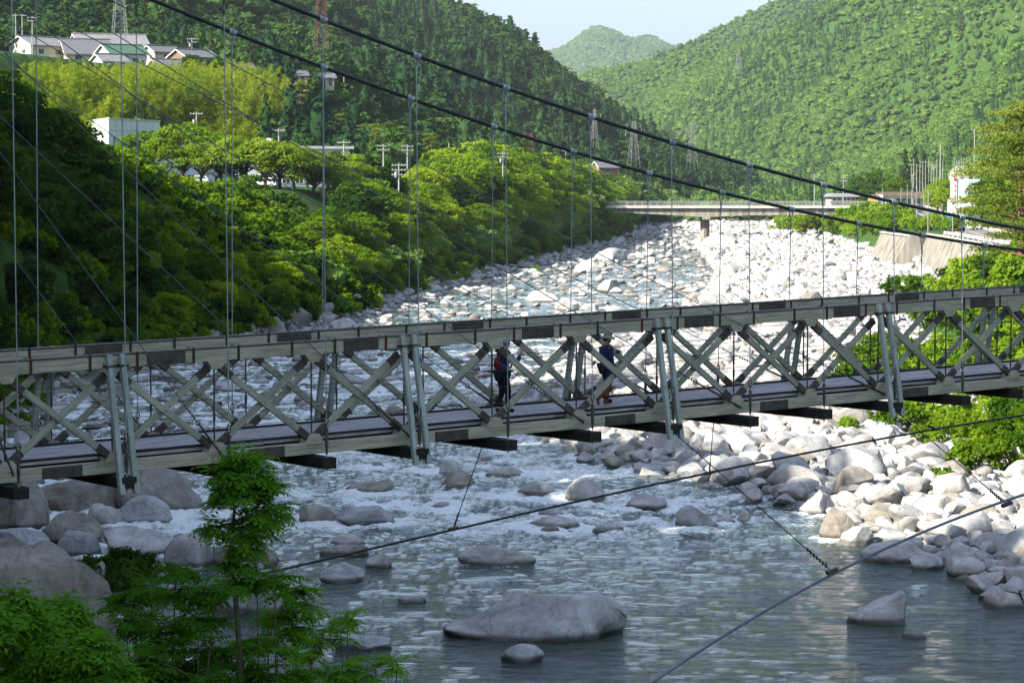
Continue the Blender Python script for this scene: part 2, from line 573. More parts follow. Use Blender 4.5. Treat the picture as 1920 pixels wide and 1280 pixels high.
# ------------------------------------------------------------------ the timber suspension footbridge
BD = pix_dir(7870, 158).normalized()                    # along the bridge, away to the far bank
BN = BD.cross(Vector((0, 0, 1))).normalized()           # across it, towards the viewpoint
UPZ = Vector((0, 0, 1))
P0 = Vector((0, 0, CAMZ)) + pix_dir(940, 796) * (FPX * 2.1 / 179)
PAN, T0, BW = 2.323, -0.25, 2.7                           # panel length, a panel point, truss spacing
def B(t, o=0.0, h=0.0):
    """t along, o towards the viewpoint from the near truss, h above the bottom chord"""
    return P0 + BD * t + BN * o + UPZ * h
def pk(k): return T0 + PAN * k
K0, K1 = -11, 13

def wood_mat(name, a, b, streak=.5, rough=.8):
    t = NT(name)
    uv = t.n('UVMap').outputs[0]
    v = t.mapped(uv, (1.6, 26, 1))
    g = t.noise(v, 1.0, 5, .65, .8)
    big = t.noise(t.mapped(uv, (.7, 2.0, 1)), 1.0, 4, .6)
    c = t.ramp(g, [(.32, a), (.62, b)])
    stain = t.ramp(big, [(.36, (.48, .47, .45)), (.58, (1, 1, 1))])
    c = t.mix(streak, c, stain, 'MULTIPLY')
    knots = t.n('TexVoronoi', feature='F1')
    t.set(knots, 'Vector', t.mapped(uv, (1.4, 9, 1)))
    knots.inputs['Scale'].default_value = 1.0
    kk = t.ramp(knots.outputs['Distance'], [(.05, (.35, .33, .30)), (.13, (1, 1, 1))])
    c = t.mix(.6, c, kk, 'MULTIPLY')
    return t.done(t.bsdf(c, rough, 0, g, .35, .01, .25))
M_timber = wood_mat('pale_timber', (.27, .25, .185), (.47, .44, .335))
M_brace = wood_mat('weathered_timber', (.22, .22, .17), (.40, .395, .31))
M_post = wood_mat('grey_green_timber', (.26, .30, .275), (.42, .46, .41))
M_deck = wood_mat('deck_planks', (.26, .245, .25), (.48, .46, .475), .65)
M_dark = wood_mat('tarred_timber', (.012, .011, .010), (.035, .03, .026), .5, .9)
M_iron = flat_mat('dark_iron', (.068, .056, .048), .65, .1, .45, 5.0)
M_rust = flat_mat('rusty_strap', (.055, .032, .020), .75, .2)
M_zinc = flat_mat('galvanised_steel', (.34, .37, .42), .45, .55)
M_cable = flat_mat('black_cable', (.030, .033, .034), .55, .2)
M_guy = flat_mat('grey_wire_rope', (.12, .14, .19), .5, .4)

bridge = empty('suspension_footbridge', P0 + BN * -1.35 + UPZ * -.3,
               'long timber suspension footbridge with lattice truss rails crossing the river', 'footbridge')
BO = bridge.location.copy()
def bp(mb, name, mat, parent=None):
    o = mb.build(name, mat, parent or bridge, origin=BO)
    return o
def build_bridge():
    rnd = random.Random(4)
    ks = list(range(K0, K1 + 1))
    tl, tr = pk(K0) - 1, pk(K1) + 1
    for side in (0, -1):
        so = 0.0 if side == 0 else -BW
        out = 1 if side == 0 else -1
        # chords, made up of timbers butted at the splices
        for kind, h0, hh, par in (('top_chord', 1.975, .25, 0), ('bottom_chord', -.118, .236, 1)):
            mb = MB()
            sp = [k for k in ks if k % 2 == par]
            cuts = [tl] + [pk(k + .5) for k in sp if tl < pk(k + .5) < tr] + [tr]
            for a, b in zip(cuts[:-1], cuts[1:]):
                for dz in (-.25, .25):
                    mb.beam(B(a + .004, so, h0 + dz * hh), B(b - .004, so, h0 + dz * hh), .23, hh * .497, c=.008)
            ch = bp(mb, kind, M_timber)
            if kind == 'top_chord':
                m2 = MB()
                m2.beam(B(tl, so, h0 + hh / 2 + .017), B(tr, so, h0 + hh / 2 + .017), .27, .03)
                bp(m2, 'rail_cap', M_iron, ch)
                for k in ks:
                    for f in (-.23, .22):
                        t = pk(k + f)
                        m3 = MB()
                        lo_, hi_ = h0 - hh / 2 - .012, h0 + hh / 2 + .05
                        m3.beam(B(t, so + .124, lo_), B(t, so + .124, hi_), .06, .016, BN)
                        m3.beam(B(t, so - .124, lo_), B(t, so - .124, hi_), .06, .016, BN)
                        m3.beam(B(t, so + .132, lo_ - .006), B(t, so - .132, lo_ - .006), .06, .016)
                        bp(m3, 'strap', M_rust, ch)
            for k in sp:
                c = pk(k + .5)
                if not tl + 1 < c < tr - 1:
                    continue
                m4 = MB()
                for so2 in (1, -1):
                    m4.beam(B(c - .43, so + so2 * .128, h0), B(c + .43, so + so2 * .128, h0), .022, hh - .01)
                    for i in range(10):
                        for j in range(3):
                            if i in (4, 5) and j == 1:
                                continue
                            b0 = B(c - .38 + .0845 * i, so + so2 * .138, h0 - .075 + .075 * j)
                            m4.tube([b0, b0 + BN * so2 * .014], .013, 6)
                m4 = bp(m4, 'splice_plate', M_iron, ch)
        # gussets, rods, diagonals
        for k in ks:
            t = pk(k)
            th = BN * .272
            if (k + 1) % 3:
                mb = MB()
                mb.prism([B(t - .22, so - .136, 1.86), B(t + .22, so - .136, 1.86), B(t + .11, so - .136, 1.69), B(t - .11, so - .136, 1.69)], BN * 0, th)
                bp(mb, 'gusset_block', M_timber)
            mb = MB()
            mb.prism([B(t - .23, so - .136, -.02), B(t + .23, so - .136, -.02), B(t + .12, so - .136, .18), B(t - .12, so - .136, .18)], BN * 0, th)
            bp(mb, 'gusset_block', M_timber)
            mb = MB()
            mb.tube([B(t, so, -.5), B(t, so, 1.82)], .019, 6)
            mb.tube([B(t, so, .62), B(t, so, .80)], .03, 6)
            bp(mb, 'tie_rod', M_iron)
            if k == K1:
                continue
            for flip in (0, 1):
                a = B(t + .13, so + (.048 if flip else -.048), .13 if not flip else 1.70)
                b = B(t + PAN - .13, so + (.048 if flip else -.048), 1.70 if not flip else .13)
                mb = MB()
                mb.beam(a, b, .08, .14, BN.cross(b - a))
                mid = (a + b) / 2
                mb.tube([mid - BN * .06, mid + BN * .06], .022, 8)
                br = bp(mb, 'diagonal_brace', M_brace)
                for p, q in ((a, b), (b, a)):
                    ms = MB()
                    e = (q - p).normalized()
                    ms.beam(p - e * .02, p + e * .30, .10, .16, BN.cross(b - a))
                    bp(ms, 'iron_shoe', M_iron, br)
        # raking posts in pairs at every third panel point
        for k in ks:
            if (k + 1) % 3:
                continue
            for dt in (-.17, .17):
                mb = MB()
                mb.beam(B(pk(k) + dt * .85, so + out * .155, 2.12), B(pk(k) + dt * .95, so + out * .70, -.60), .12, .12, BD, .015)
                ps = bp(mb, 'raking_post', M_post)
                mc = MB()
                mc.beam(B(pk(k) + dt * .85 - .11, so + out * .19, 1.90), B(pk(k) + dt * .85 + .11, so + out * .19, 1.90), .17, .05)
                bp(mc, 'post_clamp', M_iron, ps)
        # wires along the rail
        for h in (.42, .78, 1.14, 1.48):
            mb = MB()
            pts = []
            for k in ks:
                pts.append(B(pk(k), so + out * -.125, h + .05))
                if k < K1:
                    pts.append(B(pk(k) + PAN / 2, so + out * -.125, h + .035 + rnd.uniform(-.01, .01)))
            mb.tube(pts, .006, 4)
            bp(mb, 'rail_wire', M_iron)
    # floor: beams, kerbs, planks
    for k in ks:
        mb = MB()
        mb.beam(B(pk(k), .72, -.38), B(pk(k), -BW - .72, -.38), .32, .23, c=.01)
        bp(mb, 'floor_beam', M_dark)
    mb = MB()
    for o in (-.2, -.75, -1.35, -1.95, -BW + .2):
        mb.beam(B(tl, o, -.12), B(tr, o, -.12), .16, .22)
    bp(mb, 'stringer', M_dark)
    mb = MB()
    nb = 11
    wv = (BW - .30) / nb
    for i in range(nb):
        o = -.15 - wv * (i + .5)
        t = tl + rnd.uniform(-3, 0)
        while t < tr:
            L = rnd.uniform(3.4, 4.2)
            dz = rnd.uniform(-.004, .006)
            mb.beam(B(max(t, tl) + .006, o, .065 + dz), B(min(t + L, tr) - .006, o, .065 + dz), wv - .014, .07, c=.006)
            t += L
    bp(mb, 'deck', M_deck)
    mb = MB()
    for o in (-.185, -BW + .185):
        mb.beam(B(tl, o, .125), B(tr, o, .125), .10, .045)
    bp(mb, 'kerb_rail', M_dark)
    # main cables and hangers
    near = [(606, 35), (780, 105), (947, 170), (1108, 218), (1259, 268), (1405, 307), (1543, 345), (1683, 382), (1815, 410)]
    far = [(441, 62), (610, 126), (771, 190), (925, 237), (1073, 283), (1215, 325), (1350, 360), (1483, 392), (1610, 418), (1737, 442), (1855, 462)]
    cab = []
    for pts, o in ((near, .5), (far, -BW - .5)):
        tt, hh = [], []
        for px, py in pts:
            q = on_plane(px, py, B(0, o), BN) - B(0, o)
            t = (q.x * BD.x + q.y * BD.y) / (BD.x ** 2 + BD.y ** 2)
            tt.append(t)
            hh.append(q.z - BD.z * t)
        cf = np.polyfit(tt, hh, 2)
        cab.append(cf)
        mb = MB()
        ts = np.linspace(pk(K0) - 2.0, pk(K1) + 1, 90)
        mb.tube([B(t, o, np.polyval(cf, t)) for t in ts], .042, 10)
        main = bp(mb, 'main_cable', M_cable)
        for k in ks:
            t = pk(k)
            hc = np.polyval(cf, t)
            top = B(t, o, hc)
            mb = MB()
            s_ = 1 if o > 0 else -1
            foot = B(t, (.60 if o > 0 else -BW - .60), -.30)
            lift = min(1.2, (top - foot).length * .4)
            ax = (foot - top).normalized()
            mb.tube([top + ax * .26, foot], .0125, 6)
            mb.tube([foot + UPZ * -.25, foot + UPZ * .05], .02, 6)
            hg = bp(mb, 'hanger_rod', M_zinc)
            mc = MB()
            cdir = (B(t + .1, o, np.polyval(cf, t + .1)) - B(t - .1, o, np.polyval(cf, t - .1))).normalized()
            mc.tube([top - cdir * .09, top + cdir * .09], .066, 10)
            mc.tube([top - BN * .09 + UPZ * .03, top + BN * .09 + UPZ * .03], .02, 6)
            loop = [top + BN * (.045 * math.cos(a)) + BD * .0 + ax * (.16 + .13 * math.sin(a)) for a in np.linspace(-2.4, math.pi + 2.4 - math.pi * .0, 14)]
            for e in (-1, 1):
                mc.tube([top + cdir * .045 * e, top + cdir * .05 * e + ax * .14, top + cdir * .03 * e + ax * .22, top + ax * .27], .015, 6)
            mc.tube([top + ax * .25, top + ax * .50], .022, 6)
            mc.tube([top + ax * .62, top + ax * .70], .024, 6)
            bp(mc, 'cable_clamp', M_zinc if k > -3 else M_iron, hg)
            mt = MB()
            up = (top - foot).normalized()
            mt.tube([foot + up * .10, foot + up * .30, foot + up * .62, foot + up * .66], [.022, .036, .036, .014], 8)
            ring = [foot + up * (.80 + .09 * math.sin(a)) + BD * .045 * math.cos(a) for a in np.linspace(0, 2 * math.pi, 11)]
            mt.tube(ring, .012, 5)
            mt.tube([foot + up * .66, foot + up * .74], .014, 6)
            bp(mt, 'turnbuckle', M_iron, hg)
    # stays fanning out from the tower beyond the left edge of the view
    for o, tp, vp in ((.5, .12, (-456, -359)), (-BW - .5, -BW - .12, (-540, -300))):
        head = on_plane(vp[0], vp[1], B(0, o), BN)
        for k in (-5, -3, -1, 1, 3, 5):
            foot = B(pk(k) + (.12 if k > -9 else 0), tp, -.1)
            e = (head - foot).normalized()
            mb = MB()
            pts = [foot.lerp(head, f) - UPZ * (.55 * f * (1 - f) * (foot - head).length / 20) for f in np.linspace(.06, 1, 14)]
            mb.tube(pts, .0105, 5)
            st = bp(mb, 'stay_wire', M_guy)
            mt = MB()
            mt.tube([foot, foot.lerp(pts[0], .55), pts[0]], [.03, .026, .018], 6)
            d0 = (pts[1] - pts[0]).normalized()
            for i in range(5):
                c = pts[0] + d0 * (.12 + .09 * i)
                mt.tube([c - UPZ * .035, c + UPZ * .035], .014, 5)
            ring = [pts[0] + d0 * .055 * math.cos(a) + d0.cross(BN) * .05 * math.sin(a) for a in np.linspace(0, 2 * math.pi, 10)]
            mt.tube(ring, .013, 5)
            bp(mt, 'stay_turnbuckle', M_iron, st)
    # storm guys below the deck, one on each side, with ties up to the floor beams
    def guy(o, nodes, ties, r, mat):
        pts = [on_plane(x, y, B(0, o), BN) for x, y in nodes]
        tt = [(p - B(0, o)).dot(BD) for p in pts]
        dz = [p.z for p in pts]
        xs = np.linspace(tt[0], tt[-1], 60)
        cf = np.polyfit(tt, dz, min(3, len(tt) - 1))
        bd2 = Vector((BD.x, BD.y, 0)).normalized()
        path = []
        for x in xs:
            q = B(0, o) + BD * x
            path.append(Vector((q.x, q.y, float(np.polyval(cf, x)))))
        mb = MB()
        mb.tube(path, r, 8)
        g = bp(mb, 'storm_guy', mat)
        for (x0, y0), (k, side) in ties:
            p = on_plane(x0, y0, B(0, o), BN)
            q = B(pk(k), .70 if side else -BW - .70, -.5)
            mb = MB()
            mb.tube([p, q], .0125, 5)
            e = (q - p).normalized()
            for i in range(7):
                c = p + e * (.25 + .13 * i)
                mb.tube([c - UPZ * .04, c + UPZ * .04], .02, 5)
            tie = bp(mb, 'guy_tie', M_cable, g)
            mc = MB()
            a = (path[31] - path[30]).normalized()
            mc.beam(p - a * .14, p + a * .14, .09, .08)
            bp(mc, 'guy_clamp', M_iron, g)
    guy(7.5, [(1150, 1330), (1235, 1280), (1400, 1175), (1560, 1070), (1760, 985), (1920, 928), (2100, 880), (2300, 840)],
        [((1560, 1070), (2, 1)), ((1888, 945), (5, 1))], .030, M_guy)
    guy(-BW - 6.0, [(150, 1155), (480, 1083), (850, 991), (1300, 893), (1755, 804), (1920, 778), (2100, 756), (2300, 736)],
        [((850, 991), (1, 0)), ((1330, 886), (4, 0)), ((1755, 804), (6, 0))], .032, M_cable)
build_bridge()
# ------------------------------------------------------------------ buildings, bridge, road and other works of the valley
M_white = flat_mat('white_wall', (.50, .49, .465), .85, 0, .14, .9)
M_cream = flat_mat('cream_wall', (.50, .43, .32), .85, 0, .10, .8)
M_wood_wall = flat_mat('brown_boarding', (.16, .11, .07), .85, 0, .2, 1.5)
M_panel = flat_mat('pale_panel', (.58, .60, .62), .6, 0, .07, .6)
M_glass = flat_mat('window_glass', (.03, .045, .055), .12, 0, .2, 1.0, .6)
M_frame = flat_mat('white_frame', (.60, .60, .58), .6)
def tile_mat(name, col):
    t = NT(name)
    o = t.coord('Object')
    w = t.n('TexWave', wave_type='BANDS', bands_direction='X')
    t.set(w, 'Vector', o)
    w.inputs['Scale'].default_value = 1.6
    nz = t.noise(o, 2.0, 4, .7)
    c = t.ramp(nz, [(.3, tuple(k * .7 for k in col)), (.7, tuple(k * 1.25 for k in col))])
    return t.done(t.bsdf(c, .55, 0, w.outputs['Fac'], .5, .05, .4))
M_tile = tile_mat('grey_tile', (.115, .115, .125))
M_tile_l = tile_mat('pale_tile', (.19, .185, .19))
M_tile_g = tile_mat('green_sheet', (.06, .12, .08))
M_tile_b = tile_mat('brown_tile', (.10, .075, .06))
M_conc = flat_mat('concrete', (.40, .385, .355), .9, 0, .16, .35)
M_conc_st = None
def conc_mat():
    t = NT('stained_concrete')
    p = t.n('NewGeometry').outputs['Position']
    s = t.noise(t.mapped(p, (.8, .8, .06)), 1.0, 5, .7, .5)
    n = t.noise(p, .5, 4, .6)
    c = t.ramp(s, [(.36, (.11, .095, .075)), (.62, (.29, .27, .23))])
    return t.done(t.bsdf(c, .92, 0, n, .3, .1, .2))
M_conc_st = conc_mat()
M_pole = flat_mat('concrete_pole', (.25, .245, .235), .9)
M_steel = flat_mat('white_steel', (.20, .205, .21), .7, .1)
M_steel_b = flat_mat('brown_steel', (.11, .045, .032), .85, 0)
M_grey = flat_mat('grey_fitting', (.22, .23, .25), .6, .3)

def window(parent, c, ux, w, h, n, mat=M_frame):
    """frame with a pane as its own child; c centre, ux along the wall, n outward"""
    c, ux, n = Vector(c), Vector(ux).normalized(), Vector(n).normalized()
    f = MB()
    for s in (-1, 1):
        f.beam(c + ux * s * w / 2 - UPZ * h / 2, c + ux * s * w / 2 + UPZ * h / 2, .08, .10, n)
        f.beam(c - ux * w / 2 + UPZ * s * h / 2, c + ux * w / 2 + UPZ * s * h / 2, .10, .08)
    f.beam(c - UPZ * h / 2, c + UPZ * h / 2, .05, .06, n)
    fo = f.build('window', mat, parent)
    g = MB()
    g.beam(c - ux * (w / 2 - .03) - n * .01, c + ux * (w / 2 - .03) - n * .01, .03, h - .06)
    g.build('pane', M_glass, fo)
def house(px, py, Y, w, d, hw, hr, rz, roof, wall, label, windows=2, lean=False):
    p = at(px, py, Y)
    o = empty('house', p, label, 'house', 'village houses above the bamboo', math.radians(rz))
    mb = MB()
    W, D = w / 2, d / 2
    prof = [(-D, -5), (D, -5), (D, hw), (0, hw + hr), (-D, hw)]
    mb.prism([(-W, y, z) for y, z in prof], (0, 0, 0), (w, 0, 0))
    mb.build('wall', wall, o)
    mr = MB()
    k = hr / D
    ov, og = .7, .6
    for s in (-1, 1):
        mr.prism([(-W - og, 0, hw + hr + .10), (-W - og, s * (D + ov), hw - ov * k + .10), (-W - og, s * (D + ov), hw - ov * k + .30), (-W - og, 0, hw + hr + .32)], (0, 0, 0), (w + 2 * og, 0, 0))
    ro = mr.build('roof', roof, o)
    mc = MB()
    mc.beam((-W - og - .1, 0, hw + hr + .40), (W + og + .1, 0, hw + hr + .40), .45, .3, c=.08)
    mc.build('ridge_cap', roof, ro)
    mf = MB()
    for s in (-1, 1):
        mf.beam((-W - og - .03, 0, hw + hr + .18), (-W - og - .03, s * (D + ov), hw - ov * k + .18), .07, .26)
    mf.build('bargeboard', M_white, ro)
    window(o, (-W - .03, -D * .35, hw * .55), (0, 1, 0), 1.2, 1.0, (-1, 0, 0))
    window(o, (-W - .03, D * .40, hw * .55), (0, 1, 0), 1.0, 1.0, (-1, 0, 0))
    for i in range(windows):
        window(o, (-W + w * (i + .6) / (windows + .3), -D - .03, hw * .55), (1, 0, 0), 1.6, 1.2, (0, -1, 0))
    mdo = MB()
    mdo.beam((W - 1.0, -D - .04, .05), (W - 1.0, -D - .04, 2.05), .9, .06, (0, 1, 0))
    dd = mdo.build('door', M_wood_wall, o)
    return o
def build_village():
    house(74, 113, 640, 11.5, 8.4, 3.3, 1.9, 48, M_tile_l, M_cream, 'cream house with pale tiled roof, leftmost of the village beside the poles', 2)
    house(205, 118, 655, 17, 10, 4.0, 2.6, 22, M_tile_l, M_white, 'largest village house with long pale tiled roof behind the white pylon', 3)
    house(160, 121, 642, 11, 10, 2.4, 3.3, 20, M_tile, M_cream, 'house with steep dark grey roof in front of the largest house', 2)
    house(228, 130, 632, 9.5, 7, 3.6, 1.8, 35, M_tile_g, M_white, 'white gabled house with green metal roof at the foot of the white pylon', 2)
    house(205, 140, 622, 6.5, 5, 3.0, 1.4, 40, M_tile_l, M_white, 'small white gable half sunk in the bamboo below the white pylon', 1)
    house(303, 119, 645, 7, 5.6, 2.6, 1.3, 38, M_tile, M_cream, 'small grey-roofed house between the white pylon and the single pole', 1)
    house(362, 131, 632, 8.5, 7.5, 2.8, 1.6, 40, M_tile, M_wood_wall, 'square brown-walled house below the single pole', 2)
    house(335, 158, 618, 12.5, 8.6, 3.4, 1.9, 32, M_tile, M_white, 'lowest village house with white gable standing in the bamboo', 3)
    house(432, 148, 640, 10, 6, 2.2, 1.1, 18, M_tile_b, M_wood_wall, 'low house with brown roof at the right end of the bamboo', 2)
    house(538, 158, 660, 9, 6, 2.0, 1.0, 12, M_tile, M_cream, 'low grey-roofed house among trees left of the brown pylon', 2)
    house(592, 162, 690, 9, 6, 2.0, .9, 10, M_tile, M_cream, 'flat-roofed looking house at the foot of the brown pylon', 1)
    house(1088, 330, 850, 6.5, 5, 2.2, 1.5, 30, M_tile_l, M_wood_wall, 'blue-grey roofed house among the trees below the far cable, nearer one', 1)
    house(1135, 326, 880, 7, 5, 2.2, 1.6, 25, M_tile, M_wood_wall, 'dark-roofed house among the trees left of the white twin pylons', 1)
build_village()

def quad_block(mb, a, b, depth, z0, z1):
    """upright block whose front runs a -> b, reaching 'depth' back"""
    a, b = Vector((a[0], a[1], 0)), Vector((b[0], b[1], 0))
    n = (b - a).cross(UPZ).normalized()
    if n.y < 0:
        n = -n
    pts = [a, b, b + n * depth, a + n * depth]
    mb.prism([p + UPZ * z0 for p in pts], (0, 0, z0), (0, 0, z1))
    return n
def build_factory():
    C, Rr, Lf = at(204, 300, 446), at(300, 300, 466), at(158, 300, 470)
    o = empty('white_hall', Vector((C.x, C.y, tz(C.x, C.y))), 'tall white panelled hall behind the cherry trees on the left terrace', 'hall')
    z0, z1 = o.location.z - 1, at(204, 223, 446).z
    def L(p, z): return Vector((p.x - o.location.x, p.y - o.location.y, z - o.location.z))
    back = Rr + (Lf - C)
    mb = MB()
    mb.prism([L(p, z0) for p in (C, Rr, back, Lf)], (0, 0, 0), (0, 0, z1 - z0))
    w = mb.build('wall', M_panel, o)
    mj = MB()
    for a, b in ((C, Rr), (C, Lf)):
        u = (b - a)
        u.z = 0
        n = u.cross(UPZ).normalized()
        if n.y > 0:
            n = -n
        for i in range(1, 7):
            q = a + u * (i / 7)
            mj.beam(L(q, z0) + n * .012, L(q, z1) + n * .012, .05, .03, n)
        for k in range(1, 6):
            zz = z0 + (z1 - z0) * k / 6
            mj.beam(L(a, zz) + n * .014, L(b, zz) + n * .014, .03, .05)
    mj.build('panel_joint', M_grey, w)
    mp = MB()
    for a, b in ((C, Rr), (Rr, back), (back, Lf), (Lf, C)):
        mp.beam(L(a, z1 + .08), L(b, z1 + .08), .3, .2)
    mp.build('parapet', M_white, o)
    u = (Rr - C)
    u.z = 0
    n = u.cross(UPZ).normalized()
    n = -n if n.y > 0 else n
    for f, z, hh in ((.10, z1 - 4.2, 2.6), (.42, z1 - 5.2, 1.2)):
        window(o, L(C + u * f, z) + n * .05, u, .9, hh, n)
    # the long low wing
    A, Bq = at(238, 300, 466), at(655, 300, 484)
    o2 = empty('long_low_building', Vector((A.x, A.y, tz(A.x, A.y))), 'long low white building with a row of dark windows behind the cherry trees', 'building')
    zz0, zz1 = at(300, 350, 470).z - 1.0, at(560, 279, 478).z
    def L2(p, z): return Vector((p.x - o2.location.x, p.y - o2.location.y, z - o2.location.z))
    mb = MB()
    quad_block(mb, L2(A, 0), L2(Bq, 0), 16, zz0 - o2.location.z, zz1 - o2.location.z)
    mb.build('wall', M_panel, o2)
    mr = MB()
    u = (Bq - A)
    u.z = 0
    ud = u.normalized()
    n = ud.cross(UPZ)
    n = -n if n.y > 0 else n
    quad_block(mr, L2(A - ud * .6 + n * .8, 0), L2(Bq + ud * .6 + n * .8, 0), 17.5, zz1 + .02 - o2.location.z, zz1 + .5 - o2.location.z)
    mr.build('roof', M_white, o2)
    for i in range(16):
        window(o2, L2(A + u * ((i + .6) / 16.4), zz0 + 2.3) + n * .05, u, 1.5, 1.5, n)
    for f in (.1, .52):
        md = MB()
        q = L2(A + u * f, zz0 + 2.0) + n * .06
        md.beam(q - UPZ * 1.1, q + UPZ * .9, 1.6, .08, n)
        md.build('door', M_wood_wall if f < .2 else M_grey, o2)
    mv = MB()
    q = L2(at(506, 275, 478), zz1 + .5)
    mv.box(q.x - .6, q.y - .6, q.z, q.x + .6, q.y + .6, q.z + 1.0)
    mv.tube([q + UPZ * 1.0, q + UPZ * 1.35, q + UPZ * 1.36], [.5, .62, .05], 10)
    mv.build('roof_vent', M_white, o2)
    # mesh fence along the terrace
    pts = [at(px, py, Y) for px, py, Y in ((300, 350, 436), (360, 350, 434), (420, 350, 434), (480, 352, 432), (540, 354, 432), (600, 352, 434))]
    f0 = pts[0]
    fe = empty('mesh_fence', (f0.x, f0.y, tz(f0.x, f0.y)), 'teal mesh fence in front of the long low white building', 'fence')
    mp, mm = MB(), MB()
    allp = []
    for a, b in zip(pts[:-1], pts[1:]):
        for k in range(4):
            q = a.lerp(b, k / 4)
            allp.append(Vector((q.x, q.y, tz(q.x, q.y))) - fe.location)
    M_teal = flat_mat('teal_paint', (.10, .30, .30), .6)
    for q in allp:
        m1 = MB()
        m1.tube([q, q + UPZ * 1.5], .03, 5)
        m1.build('post', M_teal, fe)
    for h in (.15, .5, .85, 1.2, 1.48):
        mm.tube([q + UPZ * h for q in allp], .014, 4)
    for a, b in zip(allp[:-1], allp[1:]):
        for k in range(1, 8):
            q = a.lerp(b, k / 8)
            mm.tube([q + UPZ * .12, q + UPZ * 1.48], .010, 4)
    mm.build('mesh_panel', M_teal, fe)
    wp = at(372, 352, 421)
    mb = MB()
    mb.beam((0, 0, -.3), (.25, 0, 2.6), .16, .16)
    tag(mb.build('wooden_post', M_cream, None, (wp.x, wp.y, tz(wp.x, wp.y))), 'pale wooden post leaning beside the tallest cherry tree', 'post')
    wp = at(296, 352, 425)
    mb = MB()
    mb.beam((0, 0, -.3), (0, 0, 3.2), .22, .22)
    tag(mb.build('wooden_post', flat_mat('orange_wood', (.42, .20, .06), .7), None, (wp.x, wp.y, tz(wp.x, wp.y))), 'orange-brown upright wooden post under the cherry trees by the white hall', 'post')
build_factory()

# ---- vehicles
def paint(name, col):
    return flat_mat(name, col, .3, 0, .04, 1.0, .5)
M_tyre = flat_mat('tyre_rubber', (.015, .015, .016), .9)
M_lamp = flat_mat('lamp_glass', (.6, .6, .55), .2)
M_red = flat_mat('red_plastic', (.45, .02, .02), .35)
def car(loc, rz, body, label, L=4.2, W=1.7, H=1.55, van=False, group=None):
    o = empty('van' if van else 'car', loc, label, 'van' if van else 'car', group, rz)
    w2 = W / 2
    prof = [(-L / 2, .32), (L / 2 - .05, .32), (L / 2, .55), (L / 2 - .05, .88), (L / 2 - (.35 if van else 1.0), 1.0), (-L / 2 + .05, 1.02), (-L / 2, .7)]
    cab = [(L / 2 - (.40 if van else 1.05), .98), (L / 2 - (.95 if van else 1.75), H), (-L / 2 + (.15 if van else .55), H), (-L / 2 + .06, .98)]
    mb = MB()
    mb.prism([(x, -w2, z) for x, z in prof], (0, 0, 0), (0, W, 0))
    i = w2 - .10
    mb.add([(x, -w2 + .01, z) if z < 1 else (x, -i, z) for x, z in cab] + [(x, w2 - .01, z) if z < 1 else (x, i, z) for x, z in cab],
           [(3, 2, 1, 0), (4, 5, 6, 7), (1, 2, 6, 5), (0, 1, 5, 4), (2, 3, 7, 6), (3, 0, 4, 7)])
    mb.build('body', body, o)
    g = MB()
    for sx, k in ((1, 0), (-1, 2)):
        a, b = cab[k], cab[k + 1]
        e = .012 * sx
        g.add([(a[0] + e - (a[0] - b[0]) * .1, -i * .92, a[1] + (b[1] - a[1]) * .12), (a[0] + e - (a[0] - b[0]) * .1, i * .92, a[1] + (b[1] - a[1]) * .12),
               (b[0] + e + (a[0] - b[0]) * .12, i * .88, b[1] - (b[1] - a[1]) * .14), (b[0] + e + (a[0] - b[0]) * .12, -i * .88, b[1] - (b[1] - a[1]) * .14)], [(0, 1, 2, 3)])
        g.build('windscreen' if sx > 0 else 'rear_window', M_glass, o)
        g = MB()
    for s in (-1, 1):
        g = MB()
        xa, xb = cab[3][0] + .2, cab[0][0] - .12
        y0, y1 = s * (w2 - .006), s * (i + .03)
        g.add([(xa, y0, 1.03), (xb, y0, 1.03), (cab[1][0] - .05, y1, H - .14), (cab[2][0] + .12, y1, H - .14)], [(0, 1, 2, 3)])
        g.build('side_window', M_glass, o)
        m = MB()
        m.box(L / 2 - .03, s * .62 - .17, .62, L / 2 + .02, s * .62 + .17, .80)
        m.build('headlight', M_lamp, o)
        m = MB()
        m.box(-L / 2 - .02, s * .64 - .12, .68, -L / 2 + .03, s * .64 + .12, .92)
        m.build('tail_light', M_red, o)
        for x in (-L * .31, L * .31):
            t = MB()
            t.tube([(x, s * (w2 - .2), .31), (x, s * (w2 - .18), .31), (x, s * (w2 - .01), .31), (x, s * (w2 + .01), .31)], [.27, .31, .31, .27], 16)
            wh = t.build('wheel', M_tyre, o)
            r = MB()
            r.tube([(x, s * (w2 + .005), .31), (x, s * (w2 + .02), .31)], .18, 12)
            r.build('rim', M_steel, wh)
    b = MB()
    b.box(L / 2 - .02, -w2 + .06, .36, L / 2 + .06, w2 - .06, .54)
    b.box(-L / 2 - .06, -w2 + .06, .36, -L / 2 + .02, w2 - .06, .54)
    b.build('bumper', M_grey, o)
    return o
def grd(px, py, Y):
    p = at(px, py, Y)
    return Vector((p.x, p.y, tz(p.x, p.y)))
car(grd(372, 346, 448), 2.9, paint('pale_blue_paint', (.45, .55, .62)), 'pale car parked between the cherry trunks, left one of two', group='cars parked on the terrace')
car(grd(500, 348, 446), 2.8, paint('silver_paint', (.50, .53, .56)), 'silver car parked under the cherry trees, right one of two', group='cars parked on the terrace')

